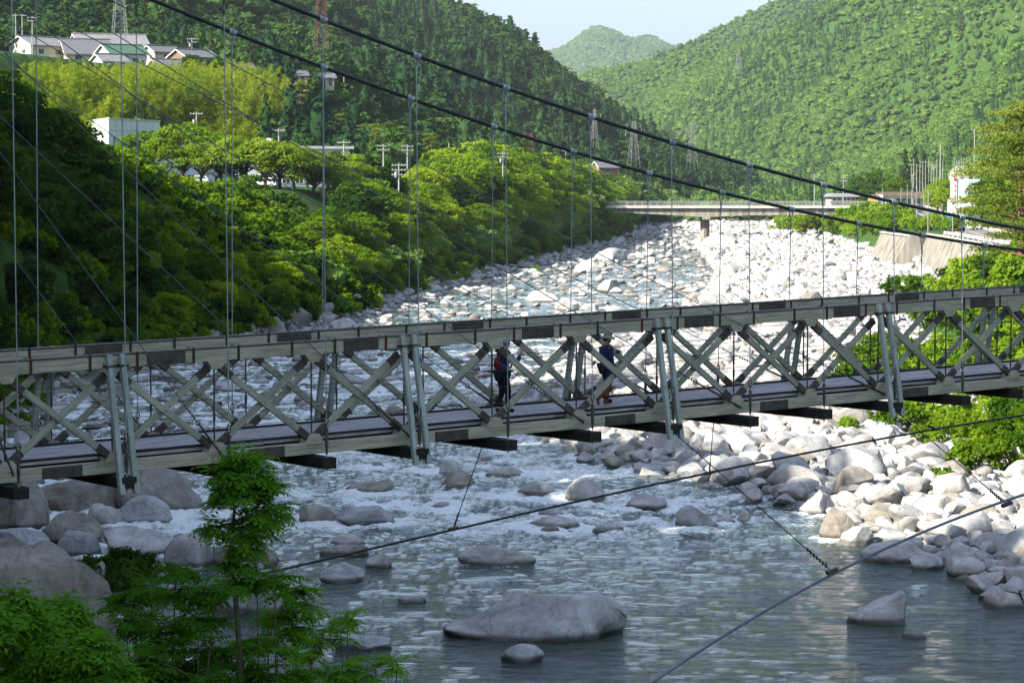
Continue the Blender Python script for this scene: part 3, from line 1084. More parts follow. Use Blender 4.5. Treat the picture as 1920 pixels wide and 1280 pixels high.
# ---- poles and pylons
def pole(px, ytop, ybase, Y, label, arms=1, box=False, r=.14, mat=M_pole, cat='utility pole', name='utility_pole', group='utility poles'):
    b, t = at(px, ybase, Y), at(px, ytop, Y)
    h = t.z - b.z
    gz = tz(b.x, b.y)
    o = empty(name, b, label, cat, group)
    mb = MB()
    mb.tube([(0, 0, min(-1.0, gz - b.z - .5)), (0, 0, h * .5), (0, 0, h)], [r * 1.25, r, r * .75], 8)
    mb.build('shaft', mat, o)
    for k in range(arms):
        z = h - .35 - .75 * k
        m = MB()
        m.beam((-1.15, -.16, z), (1.15, -.16, z), .10, .12)
        a = m.build('crossarm', M_pole, o)
        for x in (-1.0, -.45, .45, 1.0):
            i = MB()
            i.tube([(x, -.16, z + .06), (x, -.16, z + .22), (x, -.16, z + .26)], [.05, .075, .03], 6)
            i.build('insulator', M_grey, a)
    if box:
        m = MB()
        m.tube([(-.45, -.1, h - 2.3), (-.45, -.1, h - 2.2), (-.45, -.1, h - 1.4), (-.45, -.1, h - 1.35)], [.2, .27, .27, .2], 10)
        m.build('transformer', M_grey, o)
    return o
def build_poles():
    for px, yt, yb, Y, lab, arms, box in (
        (30, 27, 88, 655, 'outer one of two thin poles behind the leftmost village house', 1, False),
        (42, 27, 87, 655, 'inner one of two thin poles behind the leftmost village house', 1, False),
        (61, 31, 90, 628, 'double-armed utility pole standing before the leftmost village house', 2, False),
        (360, 71, 108, 640, 'utility pole above the square brown-walled house', 2, True),
        (369, 210, 300, 476, 'utility pole with a transformer rising behind the tallest cherry tree', 1, True),
        (523, 241, 320, 480, 'utility pole with one crossarm above the long white roof', 1, False),
        (645, 264, 320, 470, 'utility pole behind the end of the cherry row', 1, False),
        (719, 270, 330, 480, 'crossarmed utility pole right of the cherry row, left of a pair', 2, False),
        (764, 271, 330, 500, 'crossarmed utility pole right of the cherry row, right of a pair', 2, False),
        (748, 306, 384, 420, 'tall utility pole with many fittings standing in the bank trees', 3, True),
        (842, 268, 320, 560, 'thin pole in the trees below the pine grove', 0, False),
        (889, 265, 320, 600, 'thin pole beside the small brown pylon', 0, False),
        (943, 285, 330, 560, 'pole with white transformer boxes near the small brown pylon', 2, True),
        (495, 126, 170, 650, 'thin white pole between the bamboo and the brown pylon', 0, False),
        (519, 128, 170, 650, 'short white pole at the right end of the village', 0, False),
        (626, 138, 178, 690, 'thin pole just right of the brown pylon', 0, False),
        (645, 140, 178, 690, 'second thin pole right of the brown pylon', 0, False),
        (1061, 281, 325, 800, 'pole above the blue-grey roofed house in the trees', 1, False),
        (1527, 326, 372, 790, 'utility pole rising behind the round tree at the road bridge end', 2, False),
        (1581, 332, 386, 752, 'double-armed utility pole in front of the grey building by the road bridge', 2, False),
        (1827, 236, 290, 760, 'utility pole on the slope above the mural building', 2, False),
        (1858, 240, 270, 720, 'short pole beside the white hillside house', 0, False)):
        pole(px, yt, yb, Y, lab, arms, box)
build_poles()
def pylon(px, ytop, ybase, Y, wb, wt, mat, label, arms=(), cat='pylon'):
    b, t = at(px, ybase, Y), at(px, ytop, Y)
    H = t.z - b.z
    s = Y / FPX
    wb, wt = wb * s / 2, wt * s / 2
    o = empty('lattice_pylon', b, label, cat, None, .35)
    r = max(.05, (.44 if mat is M_steel_b else .20) * s)
    def half(z): return wb + (wt - wb) * z / H
    for sx, sy in ((-1, -1), (1, -1), (1, 1), (-1, 1)):
        mb = MB()
        mb.beam((sx * wb * 1.12, sy * wb * 1.12, -3), (sx * wt, sy * wt, H), r * 1.5, r * 1.5)
        mb.build('leg', mat, o)
    mb = MB()
    z = 0.0
    while z < H - .5:
        h = max(1.2, half(z) * 1.7)
        z2 = min(H, z + h)
        a, c = half(z), half(z2)
        cs = [(-1, -1), (1, -1), (1, 1), (-1, 1)]
        for i in range(4):
            p, q = cs[i], cs[(i + 1) % 4]
            mb.beam((p[0] * a, p[1] * a, z), (q[0] * c, q[1] * c, z2), r, r)
            mb.beam((q[0] * a, q[1] * a, z), (p[0] * c, p[1] * c, z2), r, r)
            mb.beam((p[0] * c, p[1] * c, z2), (q[0] * c, q[1] * c, z2), r, r)
        z = z2
    mb.build('bracing', mat, o)
    for za, L in arms:
        m = MB()
        zz = H * za
        for s2 in (-1, 1):
            m.beam((s2 * half(zz), -.2, zz), (s2 * L, 0, zz + .1), r, r)
            m.beam((s2 * half(zz), .2, zz + 1.2), (s2 * L, 0, zz + .1), r, r)
            m.tube([(s2 * L, 0, zz), (s2 * L, 0, zz - 1.2)], .12, 6)
        m.build('crossarm', mat, o)
build_pyl = [(225, -60, 126, 640, 33, 8, M_steel, 'white lattice pylon rising among the village houses, cut by the top edge', ((.78, 5), (.9, 4.4))),
             (603, -70, 168, 720, 27, 9, M_steel_b, 'tall rust-brown lattice pylon behind the village, cut by the top edge', ((.9, 5),)),
             (989, 250, 312, 800, 26, 12, M_steel_b, 'small rust-brown lattice pylon in the trees under the cables', ((.93, 3),)),
             (1188, 228, 300, 980, 17, 5, M_steel, 'white lattice pylon on the wooded foot of the dark mountain, left of two', ((.7, 3.2), (.82, 3.2), (.93, 2.6))),
             (1298, 230, 305, 1150, 15, 4, M_steel, 'white lattice pylon before the sunlit mountain, right of two', ((.7, 3.2), (.82, 3.2), (.93, 2.6))),
             (1115, 205, 262, 980, 10, 3, M_steel, 'thin pale lattice pylon on the dark mountain slope', ((.85, 2.4),)),
             (1384, 101, 132, 2300, 9, 4, M_steel, 'tiny pylon on the face of the sunlit mountain', ((.8, 4),))]
for a in build_pyl:
    pylon(*a)

# ---- road bridge upstream
def build_road_bridge():
    Y = 728
    c = at(1322, 386, Y)
    o = empty('road_bridge', (c.x, Y, c.z), 'concrete girder road bridge on one round pier crossing the river upstream', 'bridge')
    def X(px): return (px - 960) * Y / FPX - c.x
    def Z(py): return at(1322, py, Y).z - c.z
    x0, x1 = X(1120), X(1640)
    mb = MB()
    mb.box(x0, -5.2, Z(390), x1, 5.2, 0)
    d = mb.build('deck_slab', M_conc, o)
    mg = MB()
    for y in (-3.6, 3.6):
        top = [(X(px), y - .6, Z(390)) for px in (1120, 1322, 1640)]
        low = [(X(px), y - .6, Z(py)) for px, py in ((1640, 402), (1520, 402.5), (1400, 403.5), (1340, 406), (1322, 406.5), (1304, 406), (1240, 402), (1180, 399), (1120, 398))]
        mg.prism(top + low, (0, 0, 0), (0, 1.2, 0))
    mg.build('girder', M_conc_st, o)
    mp = MB()
    zb = -tz(c.x, Y) if False else (tz(c.x, Y) - c.z - 1.5)
    mp.tube([(0, 0, zb), (0, 0, Z(412)), (0, 0, Z(406))], [1.25, 1.22, 1.22], 24)
    mp.beam((0, -4.4, Z(408.5)), (0, 4.4, Z(408.5)), 2.2, .8)
    mp.build('pier', M_conc_st, o)
    for y in (-5.0, 5.0):
        mr = MB()
        n = int((x1 - x0) / 2.0)
        for h in (.25, .75, 1.2):
            mr.beam((x0, y, h), (x1, y, h), .09, .10 if h > 1 else .06)
        for i in range(n + 1):
            x = x0 + (x1 - x0) * i / n
            mr.beam((x, y, 0), (x, y, 1.25), .12, .12)
        for i in range(n * 5):
            x = x0 + (x1 - x0) * (i + .5) / (n * 5)
            mr.beam((x, y, .25), (x, y, 1.2), .035, .035)
        mr.build('railing', M_steel, o)
build_road_bridge()

# ---- road, embankment wall, things along the road
ROADZ = 6.4
def build_road():
    cl = [on_z(px, py, ROADZ) for px, py in ((1700, 383.5), (1706, 386), (1722, 393), (1745, 403), (1768, 414), (1790, 425), (1830, 439), (1872, 451), (1930, 468), (1990, 484))]
    ts = np.linspace(0, len(cl) - 1, 80)
    P = [Vector((float(np.interp(t, range(len(cl)), [p.x for p in cl])), float(np.interp(t, range(len(cl)), [p.y for p in cl])), 0)) for t in ts]
    def strip(name, off0, off1, z, mat, dash=None, label=None):
        v, f = [], []
        for i, p in enumerate(P):
            a = (P[min(i + 1, len(P) - 1)] - P[max(i - 1, 0)]).normalized()
            n = Vector((a.y, -a.x, 0))
            if n.x < 0:
                n = -n
            v += [p + n * off0 + UPZ * z, p + n * off1 + UPZ * z]
            if i and not (dash and i % 2):
                f.append((2 * i - 2, 2 * i - 1, 2 * i + 1, 2 * i))
        me = mesh_np(name, [tuple(q) for q in v], f)
        return tag(put(name, me, mat), label, kind='structure')
    strip('road', -3.4, 3.4, ROADZ + .16, flat_mat('asphalt', (.16, .155, .15), .9, 0, .15, .6), None, 'two-lane asphalt road along the right bank')
    strip('road_line', -.10, .10, ROADZ + .164, flat_mat('yellow_marking', (.72, .42, .06), .8), None, 'yellow centre line of the road')
    strip('road_line', -3.15, -3.0, ROADZ + .164, flat_mat('white_marking', (.75, .75, .72), .8), None, 'white edge line of the road')
    strip('pavement', 3.4, 6.5, ROADZ + .26, flat_mat('pale_paving', (.46, .44, .41), .9, 0, .12, .8), None, 'pale paved strip beside the road')
build_road()
def build_wall():
    def section(pts, z0, z1, batter, label, name='retaining_wall'):
        a = pts[0]
        o = empty(name, (a[0], a[1], z0), label, 'wall')
        mb = MB()
        for p, q in zip(pts[:-1], pts[1:]):
            p, q = Vector((p[0], p[1], 0)), Vector((q[0], q[1], 0))
            n = (q - p).cross(UPZ).normalized()
            n = -n if n.x > 0 else n
            mb.add([x - Vector((a[0], a[1], 0)) for x in (p + n * batter + UPZ * -1.5, q + n * batter + UPZ * -1.5, q + UPZ * (z1 - z0), p + UPZ * (z1 - z0),
                    p - n * 3 + UPZ * -1.5, q - n * 3 + UPZ * -1.5, q - n * 3 + UPZ * (z1 - z0), p - n * 3 + UPZ * (z1 - z0))],
                   [(0, 1, 2, 3), (4, 7, 6, 5), (3, 2, 6, 7), (0, 3, 7, 4), (1, 5, 6, 2), (0, 4, 5, 1)])
        mb.build('face', M_conc_st, o)
        mc = MB()
        for p, q in zip(pts[:-1], pts[1:]):
            mc.beam(Vector((p[0] - a[0], p[1] - a[1], z1 - z0 + .12)), Vector((q[0] - a[0], q[1] - a[1], z1 - z0 + .12)), .7, .24)
        mc.build('coping', M_conc, o)
    A, Bq = on_z(1740, 441, ROADZ), on_z(1912, 471, ROADZ)
    section([(A.x, A.y), (Bq.x, Bq.y), (Bq.x + 3, Bq.y - 40)], 0.4, ROADZ + .1, 3.4, 'tall stained concrete retaining wall sloping down from the road to the stone bed')
    C = on_z(1672, 434, ROADZ)
    section([(C.x - 2.0, C.y), (A.x - 3.4, A.y + 1.5)], 0.4, ROADZ - .2, 3.6, 'shorter stained wall buttress standing proud of the retaining wall')
    # rail along the wall top
    a, b = on_z(1770, 443, ROADZ), on_z(1915, 468, ROADZ)
    o = empty('guard_rail', (a.x, a.y, ROADZ), 'low white guard rail along the top of the retaining wall', 'guard rail')
    mb = MB()
    d = b - a
    for h in (.55, .85):
        mb.beam(UPZ * h, d + UPZ * h, .08, .16)
    mb.build('rail', M_white, o)
    for i in range(15):
        m = MB()
        m.tube([d * (i / 14) - UPZ * .3, d * (i / 14) + UPZ * .95], .06, 6)
        m.build('post', M_white, o)
build_wall()
def road_pt(px, py, off=.17): return on_z(px, py, ROADZ + off)
def build_roadside():
    # mural building with its sign tower
    Y = 690
    a, b = at(1787, 409, Y), at(1838, 409, Y)
    o = empty('mural_building', (a.x, Y, ROADZ), 'white building with a pale blue painted front and a narrow red-marked sign tower', 'building', None, .12)
    w = (b.x - a.x)
    h = at(1800, 336, Y).z - ROADZ
    M_blue = flat_mat('pale_blue_paint_wall', (.36, .52, .66), .7)
    mb = MB()
    mb.box(.9, 0, -.5, w, 6, h)
    mb.build('wall', M_white, o)
    for z0, z1, m, lab in ((.60, .68, M_blue, 'pale blue band'), (.82, .88, M_blue, 'pale blue band'), (.93, .96, M_blue, 'thin blue band')):
        s = MB()
        s.box(1.1, -.03, h * z0, w - .2, .0, h * z1)
        s.build('painted_band', m, o)
    mu = MB()
    mu.box(1.2, -.03, h * .42, w - .4, 0, h * .58)
    mm = mu.build('mural', flat_mat('mural_ground', (.62, .60, .42), .8, 0, .35, 1.2), o)
    for x, z, ww, hh, col in ((1.5, .46, 1.1, .06, (.08, .22, .20)), (3.2, .50, 1.3, .07, (.10, .28, .34)), (2.2, .43, 1.4, .05, (.25, .14, .10)), (4.6, .47, 1.0, .06, (.05, .15, .22))):
        s = MB()
        s.prism([(x, -.05, h * z), (x + ww, -.05, h * z), (x + ww * .8, -.05, h * (z + hh)), (x + ww * .2, -.05, h * (z + hh))], (0, 0, 0), (0, .03, 0))
        s.build('painted_shape', flat_mat('mural_colour', col, .8), mm)
    s = MB()
    for x, ww, hh in ((3.2, .42, .42), (3.75, .32, .42), (4.2, .55, .36)):
        s.box(x, -.05, h * .735, x + ww, 0, h * .735 + hh)
    s.build('lettering', flat_mat('black_paint', (.02, .02, .02), .7), o)
    s = MB()
    s.box(5.0, -.05, h * .735, 6.2, 0, h * .735 + .42)
    s.build('yellow_panel', flat_mat('yellow_paint', (.75, .55, .05), .7), o)
    t = MB()
    t.box(0, -.25, -.5, .88, 1.2, h + .4)
    tw = t.build('sign_tower', M_white, o)
    t = MB()
    t.box(.05, -.30, h - .5, .83, -.25, h + .3)
    for k in range(5):
        z = h - 1.6 - 1.35 * k
        t.beam((.22, -.28, z), (.66, -.28, z), .05, .12)
        t.beam((.44, -.28, z - .5), (.44, -.28, z + .35), .12, .05, (0, 1, 0))
        t.beam((.22, -.28, z - .38), (.66, -.28, z - .38), .05, .12)
    t.build('red_sign_marks', M_red, tw)
    t = MB()
    t.box(.9, -2.2, h * .27, w, 0, h * .30)
    t.build('canopy', M_blue, o)
    for x in (1.6, 3.0, 4.4, 5.6):
        window(o, (x, -.04, h * .15), (1, 0, 0), 1.0, 1.5, (0, -1, 0))
    # banners
    for i, px in enumerate((1776, 1782)):
        p = at(px, 405, 690)
        m = MB()
        m.tube([(0, 0, -.5), (0, 0, 5.0)], .05, 6)
        e = empty('banner_pole', (p.x, p.y, ROADZ), ('white banner on a pole left of the mural building, outer one', 'white banner on a pole left of the mural building, inner one')[i], 'banner', 'banners by the road')
        m.build('pole', M_steel, e)
        m = MB()
        m.beam((.35, 0, 1.6), (.35, 0, 4.9), .62, .03, (0, 1, 0))
        m.build('cloth', M_white, e)
    # vehicles on the road
    car(road_pt(1822, 431), -1.42, paint('white_blue_paint', (.55, .62, .70)), 'pale blue van driving towards the viewer on the road', 3.6, 1.6, 1.85, True)
    car(road_pt(1783, 413.5), -1.3, paint('blue_paint', (.03, .17, .42)), 'small blue car standing by the mural building', 3.4, 1.5, 1.8, True)
    car(road_pt(1803, 404.5, .3), -.2, paint('black_paint_car', (.05, .06, .07)), 'dark car parked in front of the mural building', 4.0, 1.65, 1.5)
    # signs on the wall top
    for px, py, wd, hh, col, lab in ((1798, 432, 2.2, 1.1, (.80, .36, .02), 'orange arrow board at the roadside above the wall'), (1807, 431, .9, 1.6, (.02, .10, .45), 'small blue upright sign next to the orange arrow board')):
        p = at(px, py, 505)
        e = empty('road_sign', (p.x, p.y, ROADZ + .1), lab, 'sign')
        m = MB()
        z = p.z - ROADZ
        m.beam((-wd / 2, 0, z), (wd / 2, 0, z), .05, hh)
        bd = m.build('board', flat_mat('sign_colour', col, .6), e)
        if wd > 2:
            m = MB()
            m.prism([(-.3, -.05, z - .12), (.25, -.05, z - .12), (.25, -.05, z - .38), (.8, -.05, z), (.25, -.05, z + .38), (.25, -.05, z + .12), (-.3, -.05, z + .12)], (0, 0, 0), (0, .02, 0))
            m.build('arrow', M_tyre, bd)
        for x in (-wd * .3, wd * .3):
            m = MB()
            m.tube([(x, .06, -.5), (x, .06, z + hh / 2)], .04, 6)
            m.build('leg', M_steel, e)
    # pale poles along the road
    for i, (px, yt, yb, Y) in enumerate(((1740, 356, 438, 500), (1786, 362, 445, 480), (1766, 382, 436, 515), (1811, 395, 446, 470), (1689, 352, 400, 700), (1701, 345, 400, 720), (1709, 358, 402, 690), (1716, 363, 404, 660), (1719, 350, 402, 700),
                                       (1655, 352, 390, 740), (1732, 350, 396, 720), (1711, 326, 356, 820))):
        pole(px, yt, yb, Y, None, 0, False, .10, M_steel, 'pole', 'pale_pole', 'pale poles along the road')
    rnd = random.Random(6)
    for i in range(12):
        px = 1708 + i * 5.4 + rnd.uniform(-1.2, 1.2)
        pole(px, 300 + rnd.uniform(-3, 10), 334, 880 + rnd.uniform(-15, 15), None, 1 if i % 4 == 0 else 0, False, .10, M_pole, 'pole', 'bare_pole', 'bare poles on the mound')
    for i in range(6):
        pole(1789 + i * 4.5, 293 + rnd.uniform(0, 8), 335, 860, None, 0, False, .12, M_pole, 'pole', 'bare_pole', 'bare poles below the rock cut')
    pole(1763, 271, 335, 870, 'tallest bare pole standing on the mound behind the road', 0, False, .16, M_pole, 'pole', 'bare_pole', None)
    # grey building at the bridge end, viaduct, kiosk, hillside house, rock cut
    p = at(1577, 386, 765)
    o = empty('grey_building', (p.x, p.y, tz(p.x, p.y)), 'grey two-storey building with overhanging roof at the right end of the road bridge', 'building', None, .1)
    z = p.z - o.location.z
    m = MB()
    m.box(-3.6, -3, -1, 3.6, 4, z + 2.6)
    m.build('wall', M_conc, o)
    m = MB()
    m.prism([(-4.6, -4, z + 2.6), (4.6, -4, z + 2.6), (4.0, -3, z + 3.5), (-3.0, -3, z + 3.6)], (0, 0, 0), (0, 8, 0))
    m.build('roof', M_tile_l, o)
    m = MB()
    m.box(-3.9, -3.9, z + 1.0, 3.9, -3.0, z + 1.25)
    m.build('balcony', M_wood_wall, o)
    for x in (-2.6, -1.2, .2, 1.6, 2.8):
        window(o, (x, -3.03, z + 1.9), (1, 0, 0), .9, .8, (0, -1, 0))
    a, b = at(1640, 366, 790), at(1750, 366, 800)
    o = empty('viaduct', (a.x, a.y, a.z), 'low rusty-edged viaduct crossing behind the road poles', 'bridge')
    d = b - a
    m = MB()
    m.beam(UPZ * -.5, Vector((d.x, d.y, -.5)), 5, 1.0)
    m.build('deck_slab', M_conc_st, o)
    m = MB()
    m.beam(Vector((0, -2.4, .5)), Vector((d.x, d.y - 2.4, .5)), .15, .9)
    m.build('parapet', flat_mat('rusty_parapet', (.36, .24, .17), .8), o)
    for f in (.2, .5, .8):
        m = MB()
        m.beam(d * f - UPZ * 9, d * f - UPZ * 1.0, 1.4, 2.2, (0, 1, 0))
        m.build('pier', M_conc, o)
    for px, py, Y, w, h, col, lab, nm in ((1637, 386, 735, 2.4, 2.9, (.50, .24, .08), 'orange-brown boarded kiosk at the end of the road bridge', 'kiosk'),
                                      (1649, 386, 735, 1.6, 3.2, (.66, .66, .64), 'white upright notice board beside the orange kiosk', 'notice_board'),
                                      (1668, 384, 730, 2.6, 1.6, (.66, .68, .70), 'low white panel behind the bushes right of the orange kiosk', 'notice_board')):
        p = at(px, py, Y)
        e = empty(nm, (p.x, p.y, tz(p.x, p.y)), lab, nm.replace('_', ' '))
        m = MB()
        z = p.z - e.location.z
        m.box(-w / 2, -.3 if nm != 'kiosk' else -1.2, -.5, w / 2, .3 if nm != 'kiosk' else 1.2, z + h)
        m.build('panel', flat_mat('panel_colour', col, .8), e)
        m = MB()
        m.beam((-w / 2 - .15, 0, z + h + .06), (w / 2 + .15, 0, z + h + .06), .9 if nm != 'kiosk' else 2.8, .12)
        m.build('cap', M_grey, e)
    house(1874, 262, on_ground(1874, 262).y, 9, 6, 3.0, .8, 10, M_tile_l, M_white, 'white flat-looking house high on the right hillside among trees', 1)
    house(1829, 284, on_ground(1829, 284).y, 5, 4, 2.2, .8, -15, M_tile_l, M_white, 'small white shed on the right hillside below the utility pole', 1)
    me = rock_cut()
def rock_cut():
    a = at(1800, 332, 875)
    v, f = [], []
    nx, nz = 26, 22
    for j in range(nz):
        for i in range(nx):
            u, w = i / (nx - 1), j / (nz - 1)
            x = (u - .5) * 6
            h = 2.6 * math.sqrt(max(0, 1 - (2 * (u - .62)) ** 2 * .8)) + 1
            v.append((x, 3.6 * w + .7 * float(fbm(x * .5, w * 4, 1.5, 3, 8)), -2 + (h + 2) * w))
    for j in range(nz - 1):
        for i in range(nx - 1):
            k = j * nx + i
            f.append((k, k + 1, k + nx + 1, k + nx))
    n = len(v)
    v += [(p[0], p[1] + 4, p[2] - .4) for p in v]
    f += [tuple(n + k for k in reversed(q)) for q in f]
    for j in range(nz - 1):
        for i in (0, nx - 1):
            k = j * nx + i
            f.append((k, k + nx, n + k + nx, n + k))
    for i in range(nx - 1):
        k = (nz - 1) * nx + i
        f.append((k, k + 1, n + k + 1, n + k))
    o = put('rock_face', mesh_np('rock_face', v, f, True), flat_mat('bare_rock', (.26, .25, .20), .95, 0, .45, .8, .1, .6), None, a)
    tag(o, 'pale bare rock face cut into the right hillside behind the poles', 'rock face')
build_roadside()
# ------------------------------------------------------------------ vegetation
def unit(v):
    return v / np.maximum(np.linalg.norm(v, axis=-1, keepdims=True), 1e-9)
def leaf_cloud(rng, cen, rad, n, size, shell=.7, up=.6, aspect=.62, low=-.45, jit=.6, droop=0.0):
    """n leaf shaped quads spread through the clumps cen (k,3) of radii rad (k,3)"""
    cen, rad = np.asarray(cen, float), np.asarray(rad, float)
    w = (rad[:, 0] * rad[:, 2]) ** .8
    k = rng.choice(len(cen), n, p=w / w.sum())
    d = unit(rng.normal(size=(n, 3)))
    d[:, 2] = np.where(d[:, 2] < low, -d[:, 2], d[:, 2])
    f = shell + (1 - shell) * rng.random(n)
    p = cen[k] + d * rad[k] * f[:, None]
    nrm = unit(d * .55 + np.array([0, 0, up]) + rng.normal(size=(n, 3)) * jit)
    t = unit(np.cross(nrm, rng.normal(size=(n, 3))))
    t[:, 2] -= droop
    t = unit(t)
    b = np.cross(nrm, t)
    s = (size * (.6 + .8 * rng.random(n)))[:, None]
    v = np.stack([p - t * s * .5, p + b * s * aspect * .5 - t * s * .05, p + t * s * .5, p - b * s * aspect * .5 - t * s * .05], 1)
    return v.reshape(-1, 3)
def quads(v):
    return np.arange(len(v)).reshape(-1, 4)
def add_core(v, f, cen, rad):
    bm = bmesh.new()
    bmesh.ops.create_icosphere(bm, subdivisions=1, radius=1)
    cv = np.array([x.co[:] for x in bm.verts])
    cf = np.array([[q.index for q in p.verts] for p in bm.faces])
    bm.free()
    return cv, cf
def limb_mesh(name, limbs, sides=6):
    mb = MB()
    for pts, rs in limbs:
        mb.tube(pts, rs, sides, False)
    me = bpy.data.meshes.new(name)
    me.from_pydata(mb.v, [], mb.f)
    me.polygons.foreach_set('use_smooth', [True] * len(mb.f))
    return me

M_bark = flat_mat('bark', (.075, .058, .042), .95, 0, .4, 5.0, .1, .5)
M_pine_bark = flat_mat('red_pine_bark', (.16, .085, .05), .95, 0, .4, 5.0, .1, .5)
M_leaf_dark = leaf_mat('leaf_deep_green', (.011, .038, .008), (.050, .105, .014), .38)  # deep tone also stands in for shade on the left-edge trees
M_leaf_mid = leaf_mat('leaf_green', (.036, .100, .008), (.140, .235, .018), .48)
M_leaf_light = leaf_mat('leaf_light_green', (.095, .190, .010), (.215, .31, .022), .50)
M_leaf_cherry = leaf_mat('leaf_cherry', (.075, .155, .014), (.175, .26, .030), .46)
M_needle = leaf_mat('needles_dark', (.016, .040, .014), (.050, .085, .024), .22)
M_pine = leaf_mat('needles_pine', (.050, .095, .012), (.150, .190, .032), .30)
M_bamboo = leaf_mat('leaf_bamboo', (.105, .18, .012), (.25, .31, .030), .45)
M_culm = flat_mat('bamboo_culm', (.22, .24, .10), .6)
M_shrub = leaf_mat('leaf_shrub', (.09, .19, .012), (.22, .33, .035), .48)
M_hill = leaf_mat('leaf_hillside', (.065, .135, .030), (.150, .245, .052), .34, nscale=.014, rw=.40)
M_hill_needle = leaf_mat('needles_hillside', (.020, .062, .018), (.070, .130, .034), .25, nscale=.014, rw=.40)

def broad_parts(seed, R=4.0, H=8.4, n=5200, size=.46, flat=.5, nclump=40, spread=1.0, low=None):
    rng = np.random.default_rng(seed)
    cen, rad, limbs = [], [], []
    base = H - R * 1.25
    tr = .035 * H
    limbs.append(([(0, 0, -1.0), (rng.normal(0, .1), rng.normal(0, .1), base * .5), (0, 0, base)], [tr * 1.25, tr, tr * .8]))
    for i in range(nclump):
        a = i * 2.39996 + rng.normal(0, .35)
        q = (i + .5) / nclump
        el = math.asin(min(.98, -.72 + 1.68 * q))
        rr = R * (.62 + .30 * rng.random())
        if low is not None:
            el = math.asin(min(.98, low + (1 - low) * q))
        c = np.array([math.cos(a) * math.cos(el) * rr * spread, math.sin(a) * math.cos(el) * rr * spread, base + R * .35 + math.sin(el) * rr * .95])
        r = R * (.20 + .17 * rng.random())
        cen.append(c)
        rad.append((r * 1.2, r * 1.2, r * flat * 1.2))
        if i % 2 == 0:
            mid = c * .5 + np.array([0, 0, base * .55]) + rng.normal(0, .15, 3)
            limbs.append(([(0, 0, base * (.55 + .4 * rng.random())), tuple(mid), tuple(c)], [tr * .5, tr * .3, tr * .1]))
    for i in range(5):
        cen.append(rng.normal(0, R * .25, 3) + np.array([0, 0, base + R * .35]))
        r = R * .45
        rad.append((r, r, r * .8))
    v = leaf_cloud(rng, cen, rad, n, size, .55, .75, .62, -.5)
    return mesh_np('crown', v, quads(v)), limb_mesh('trunk', limbs)
def pine_parts(seed, H=13.0, n=3400, size=.55, R=3.6, pads=20):
    rng = np.random.default_rng(seed)
    cen, rad, limbs = [], [], []
    lean = rng.normal(0, .6, 2)
    top = np.array([lean[0], lean[1], H * .94])
    kx = rng.normal(0, .35, 2)
    tp = [(0, 0, -1), (kx[0], kx[1], H * .35), (lean[0] * .6 - kx[0] * .5, lean[1] * .6, H * .68), tuple(top)]
    limbs.append((tp, [H * .022, H * .017, H * .011, H * .004]))
    for i in range(pads):
        q = .30 + .68 * (i + .5) / pads
        a = i * 2.4 + rng.normal(0, .4)
        L = R * (1.08 - .78 * (q - .30) / .68) * (.55 + .5 * rng.random())
        z0 = H * q
        ax = np.array([tp[2][0], tp[2][1], 0]) * q
        c = ax + np.array([math.cos(a) * L, math.sin(a) * L, z0 + .08 * L])
        r = R * (.26 + .16 * rng.random())
        cen.append(c)
        rad.append((r * 1.25, r * 1.25, r * .36))
        limbs.append(([tuple(ax + np.array([0, 0, z0 - .25])), tuple((ax + c) / 2 + np.array([0, 0, z0 * .5 - .05])), tuple(c)], [H * .006, H * .004, H * .0015]))
    cen.append(top)
    rad.append((R * .3, R * .3, R * .3))
    v = leaf_cloud(rng, cen, rad, n, size, .25, .5, .34, -.3, .8)
    return mesh_np('crown', v, quads(v)), limb_mesh('trunk', limbs)
def cedar_parts(seed, H=14.0, n=2600, size=.5, R=2.5):
    rng = np.random.default_rng(seed)
    cen, rad = [], []
    for i in range(44):
        q = (i + .5) / 44
        a = i * 2.4 + rng.normal(0, .3)
        L = R * (1 - q) ** .8 * (.6 + .35 * rng.random())
        cen.append((math.cos(a) * L, math.sin(a) * L, H * (.12 + .86 * q)))
        r = R * (.34 - .2 * q) * (.8 + .4 * rng.random())
        rad.append((r, r, r * .95))
    v = leaf_cloud(rng, cen, rad, n, size, .5, .25, .45, -.6, .6, .35)
    return mesh_np('crown', v, quads(v)), limb_mesh('trunk', [([(0, 0, -1), (0, 0, H * .5), (0, 0, H * .97)], [H * .02, H * .012, .02])])
def bamboo_parts(seed, H=12.0, n=5600):
    rng = np.random.default_rng(seed)
    cen, rad, limbs = [], [], []
    for i in range(13):
        a, L = rng.random() * 6.28, 2.6 * math.sqrt(rng.random())
        h = H * (.78 + .26 * rng.random())
        bx, by = math.cos(a) * L, math.sin(a) * L
        d = np.array([math.cos(a + rng.normal(0, .7)), math.sin(a + rng.normal(0, .7))]) * h * (.10 + .10 * rng.random())
        pts = [(bx, by, -1), (bx + d[0] * .1, by + d[1] * .1, h * .5), (bx + d[0] * .45, by + d[1] * .45, h * .82), (bx + d[0], by + d[1], h)]
        limbs.append((pts, [.055, .045, .03, .01]))
        for q in np.linspace(.34, 1.0, 9):
            x = np.interp(q, [0, .5, .82, 1], [p[0] for p in pts])
            y = np.interp(q, [0, .5, .82, 1], [p[1] for p in pts])
            cen.append((x + rng.normal(0, .3), y + rng.normal(0, .3), h * q - .1))
            r = .95 - .45 * abs(q - .65)
            rad.append((r, r, r * .8))
    v = leaf_cloud(rng, cen, rad, n, .40, .15, .55, .36, -.7, .7, .12)
    return mesh_np('foliage', v, quads(v)), limb_mesh('culms', limbs, 4)
